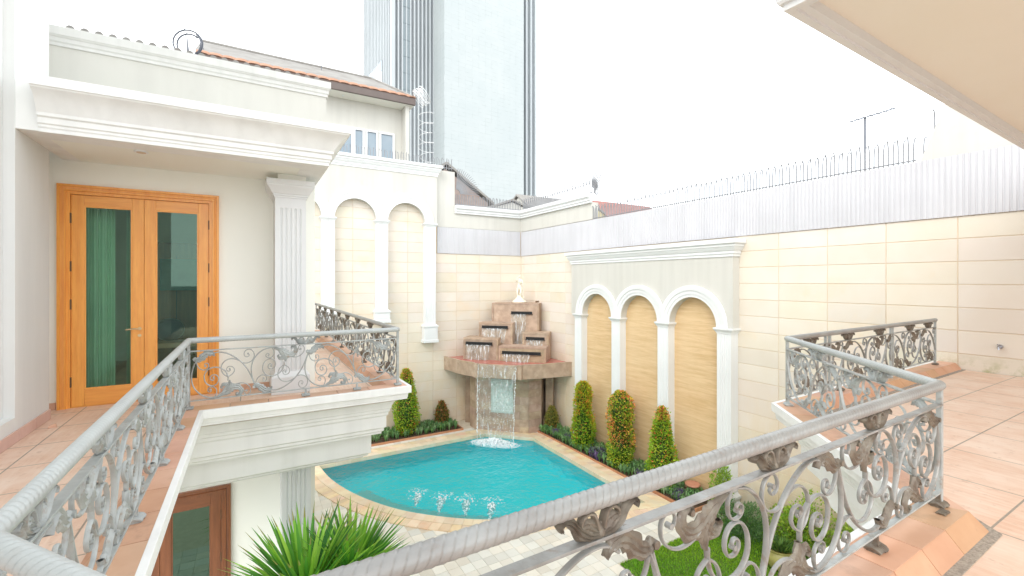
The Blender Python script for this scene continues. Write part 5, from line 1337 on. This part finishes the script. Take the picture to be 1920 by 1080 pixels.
def tower_white():
    m, nt, b = new_mat('tower_white_tile'); g = nt.nodes.new("ShaderNodeNewGeometry")
    sx = N(nt, "ShaderNodeSeparateXYZ"); mpx = N(nt, "ShaderNodeMapping"); mpx.inputs['Rotation'].default_value = (0,0,R(-4.8)); nt.links.new(g.outputs['Position'], mpx.inputs[0]); nt.links.new(mpx.outputs[0], sx.inputs[0])
    ad = N(nt, "ShaderNodeMath", operation='ADD'); nt.links.new(sx.outputs[0], ad.inputs[0]); nt.links.new(sx.outputs[1], ad.inputs[1])
    cb = N(nt, "ShaderNodeCombineXYZ"); nt.links.new(ad.outputs[0], cb.inputs[0]); nt.links.new(sx.outputs[2], cb.inputs[1])
    br = N(nt, "ShaderNodeTexBrick"); br.offset = 0
    for k, v in (('Scale',1.), ('Mortar Size',.035), ('Mortar Smooth',.2), ('Brick Width',1.6), ('Row Height',.85)): br.inputs[k].default_value = v
    br.inputs['Color1'].default_value = (.0,0,0,1); br.inputs['Color2'].default_value = (1,1,1,1); nt.links.new(cb.outputs[0], br.inputs['Vector'])
    n = noise(nt, g.outputs['Position'], .12, 5); n2 = noise(nt, g.outputs['Position'], .9, 4)
    c = mixc(nt, br.outputs['Color'], (.43,.465,.465), (.45,.485,.485)); c = mixc(nt, rmp(nt, n, .35, .65), c, (.41,.45,.455))
    f = N(nt, "ShaderNodeMath", operation='MULTIPLY'); nt.links.new(br.outputs['Fac'], f.inputs[0]); nt.links.new(rmp(nt, n2, .45, .62, 0, .75), f.inputs[1])
    c = mixc(nt, f.outputs[0], c, (.30,.33,.335)); nt.links.new(c, b.inputs['Base Color']); b.inputs['Roughness'].default_value = .4; return m
MT['tw_white'] = tower_white()
m = MB(); tbox(m, .0,36.0,.3,18.8,0,TZ); obj('body', m, MT['tw_grey'], tw)
m = MB(); tbox(m, 8.7,28.6,-5.2,.31,0,TZ); obj('white_block', m, MT['tw_white'], tw)
m = MB()
for k in range(11): s = .0+k*.86; tbox(m, s, s+.26, -.35, .32, 0, TZ)
for k in range(6): s = 28.75+k*1.35; tbox(m, s, s+.5, -.45, .32, 0, TZ)
for k in range(19): d = .5+k*.98; tbox(m, -.35, .01, d, d+.32, 0, TZ)
tbox(m, -.5,.25,-.5,.35,0,TZ)
obj('ribs', m, MT['tw_lite'], tw)
m = MB()
for k in range(30):
    z = 22+k*3.35
    for s in (1.95, 2.80): tbox(m, s, s+.60, -.42, -.36, z, z+.28)
    tbox(m, 31.8, 32.2, -.52, -.46, z, z+.3)

for s in (1.95, 2.80, 31.8): tbox(m, s, s+(.60 if s < 10 else .4), -.358, -.352, 20, 122)
obj('ladder_rungs', m, plain('dark_rung', (.22,.26,.28), None, .6), tw)
m = MB(); tbox(m, -.42,-.36, 5.5,14.5, 50.6,53.0); w = obj('slot_window', m, MT['blueglass'], tw)
m = MB(); tbox(m, -.50,-.37, 5.5,14.5, 48.4,50.6); obj('ledge', m, MT['oldwhite'], w)
# far roofs behind the walls
def gable_roof(name, label, x, y, z, w, d, h, mat, wall=None, rz=0, cat='house'):
    t = thing(name, (x,y,0), label, cat, 'roofs of houses beyond the walls'); c, s_ = cos(rz), sin(rz)
    def T(a, b, zz): return (x+a*c-b*s_, y+a*s_+b*c, zz)
    m = MB(); P = [T(-w,-d,z),T(w,-d,z),T(w,d,z),T(-w,d,z),T(0,-d,z+h),T(0,d,z+h)]
    Q = [(a,b,zz-.18) for a,b,zz in P]
    m.add(P+Q, [(0,4,5,3),(1,2,5,4),(6,9,11,10),(7,10,11,8),(0,6,10,4),(4,10,7,1),(3,5,11,9),(5,2,8,11),(0,3,9,6),(1,7,8,2)]); obj('roof', m, mat, t)
    m = MB(); w2, d2 = w*.9, d*.92; B = [T(-w2,-d2,0),T(w2,-d2,0),T(w2,d2,0),T(-w2,d2,0)]; U = [T(-w2,-d2,z-.05),T(w2,-d2,z-.05),T(w2,d2,z-.05),T(-w2,d2,z-.05),T(0,-d2,z+h-.22-.1*h),T(0,d2,z+h-.22-.1*h)]
    m.add(B+U, [(0,1,5,8,4),(1,2,6,5),(2,3,7,9,6),(3,0,4,7)]); obj('wall', m, wall or MT['cream'], t)
    return t
gable_roof('neighbour_roof', 'grey brown gable roof rising behind the radial spike fan at the back wall', 11.58, 31.5, 12.4, 3.6, 3.0, 2.45, MT['roof'], wall=plain('brown_hip_roof', (.34,.27,.24), (.27,.21,.19), .8, 3, .4, 20))
gable_roof('neighbour_roof', 'low grey roof peak just left of the tower foot above the back wall', 21.2, 38.5, 13.4, 2.7, 2.5, 1.0, MT['roof'])
gable_roof('neighbour_roof', 'red tile roof showing behind the spikes of the right wall', 37, 38.5, 13.5, 3.0, 4.6, 2.2, MT['red_roof'], rz=pi/2)
gable_roof('neighbour_roof', 'small yellowish house gable between the cream wall end and the red roof', 31, 38, 13.8, 1.7, 2.0, .95, MT['roof'], wall=plain('yellow_render', (.72,.62,.32), None, .8))
gable_roof('neighbour_roof', 'distant grey roof behind the spikes of the cream wall band', 25.6, 38.0, 13.9, 2.2, 2.9, 1.4, MT['roof'], rz=pi/2)
# tv antenna
an = thing('tv_antenna', (19.2,7.5,9), 'thin television antenna on a mast beyond the right wall', 'antenna')
m = MB(); m.tube([(19.2,7.6,7.5),(19.2,7.6,12.65)], .035, 6); obj('mast', m, MT['wire'], an, smooth=50)
m = MB(); m.tube([(19.1,8.05,12.6),(19.25,6.7,12.72)], .024, 5)
for k in range(7): t = k/6; y = 8.0-1.2*t; m.tube([(19.0,y,12.6+.1*t),(19.35,y,12.6+.1*t)], .012, 4)
obj('boom', m, MT['wire'], an)
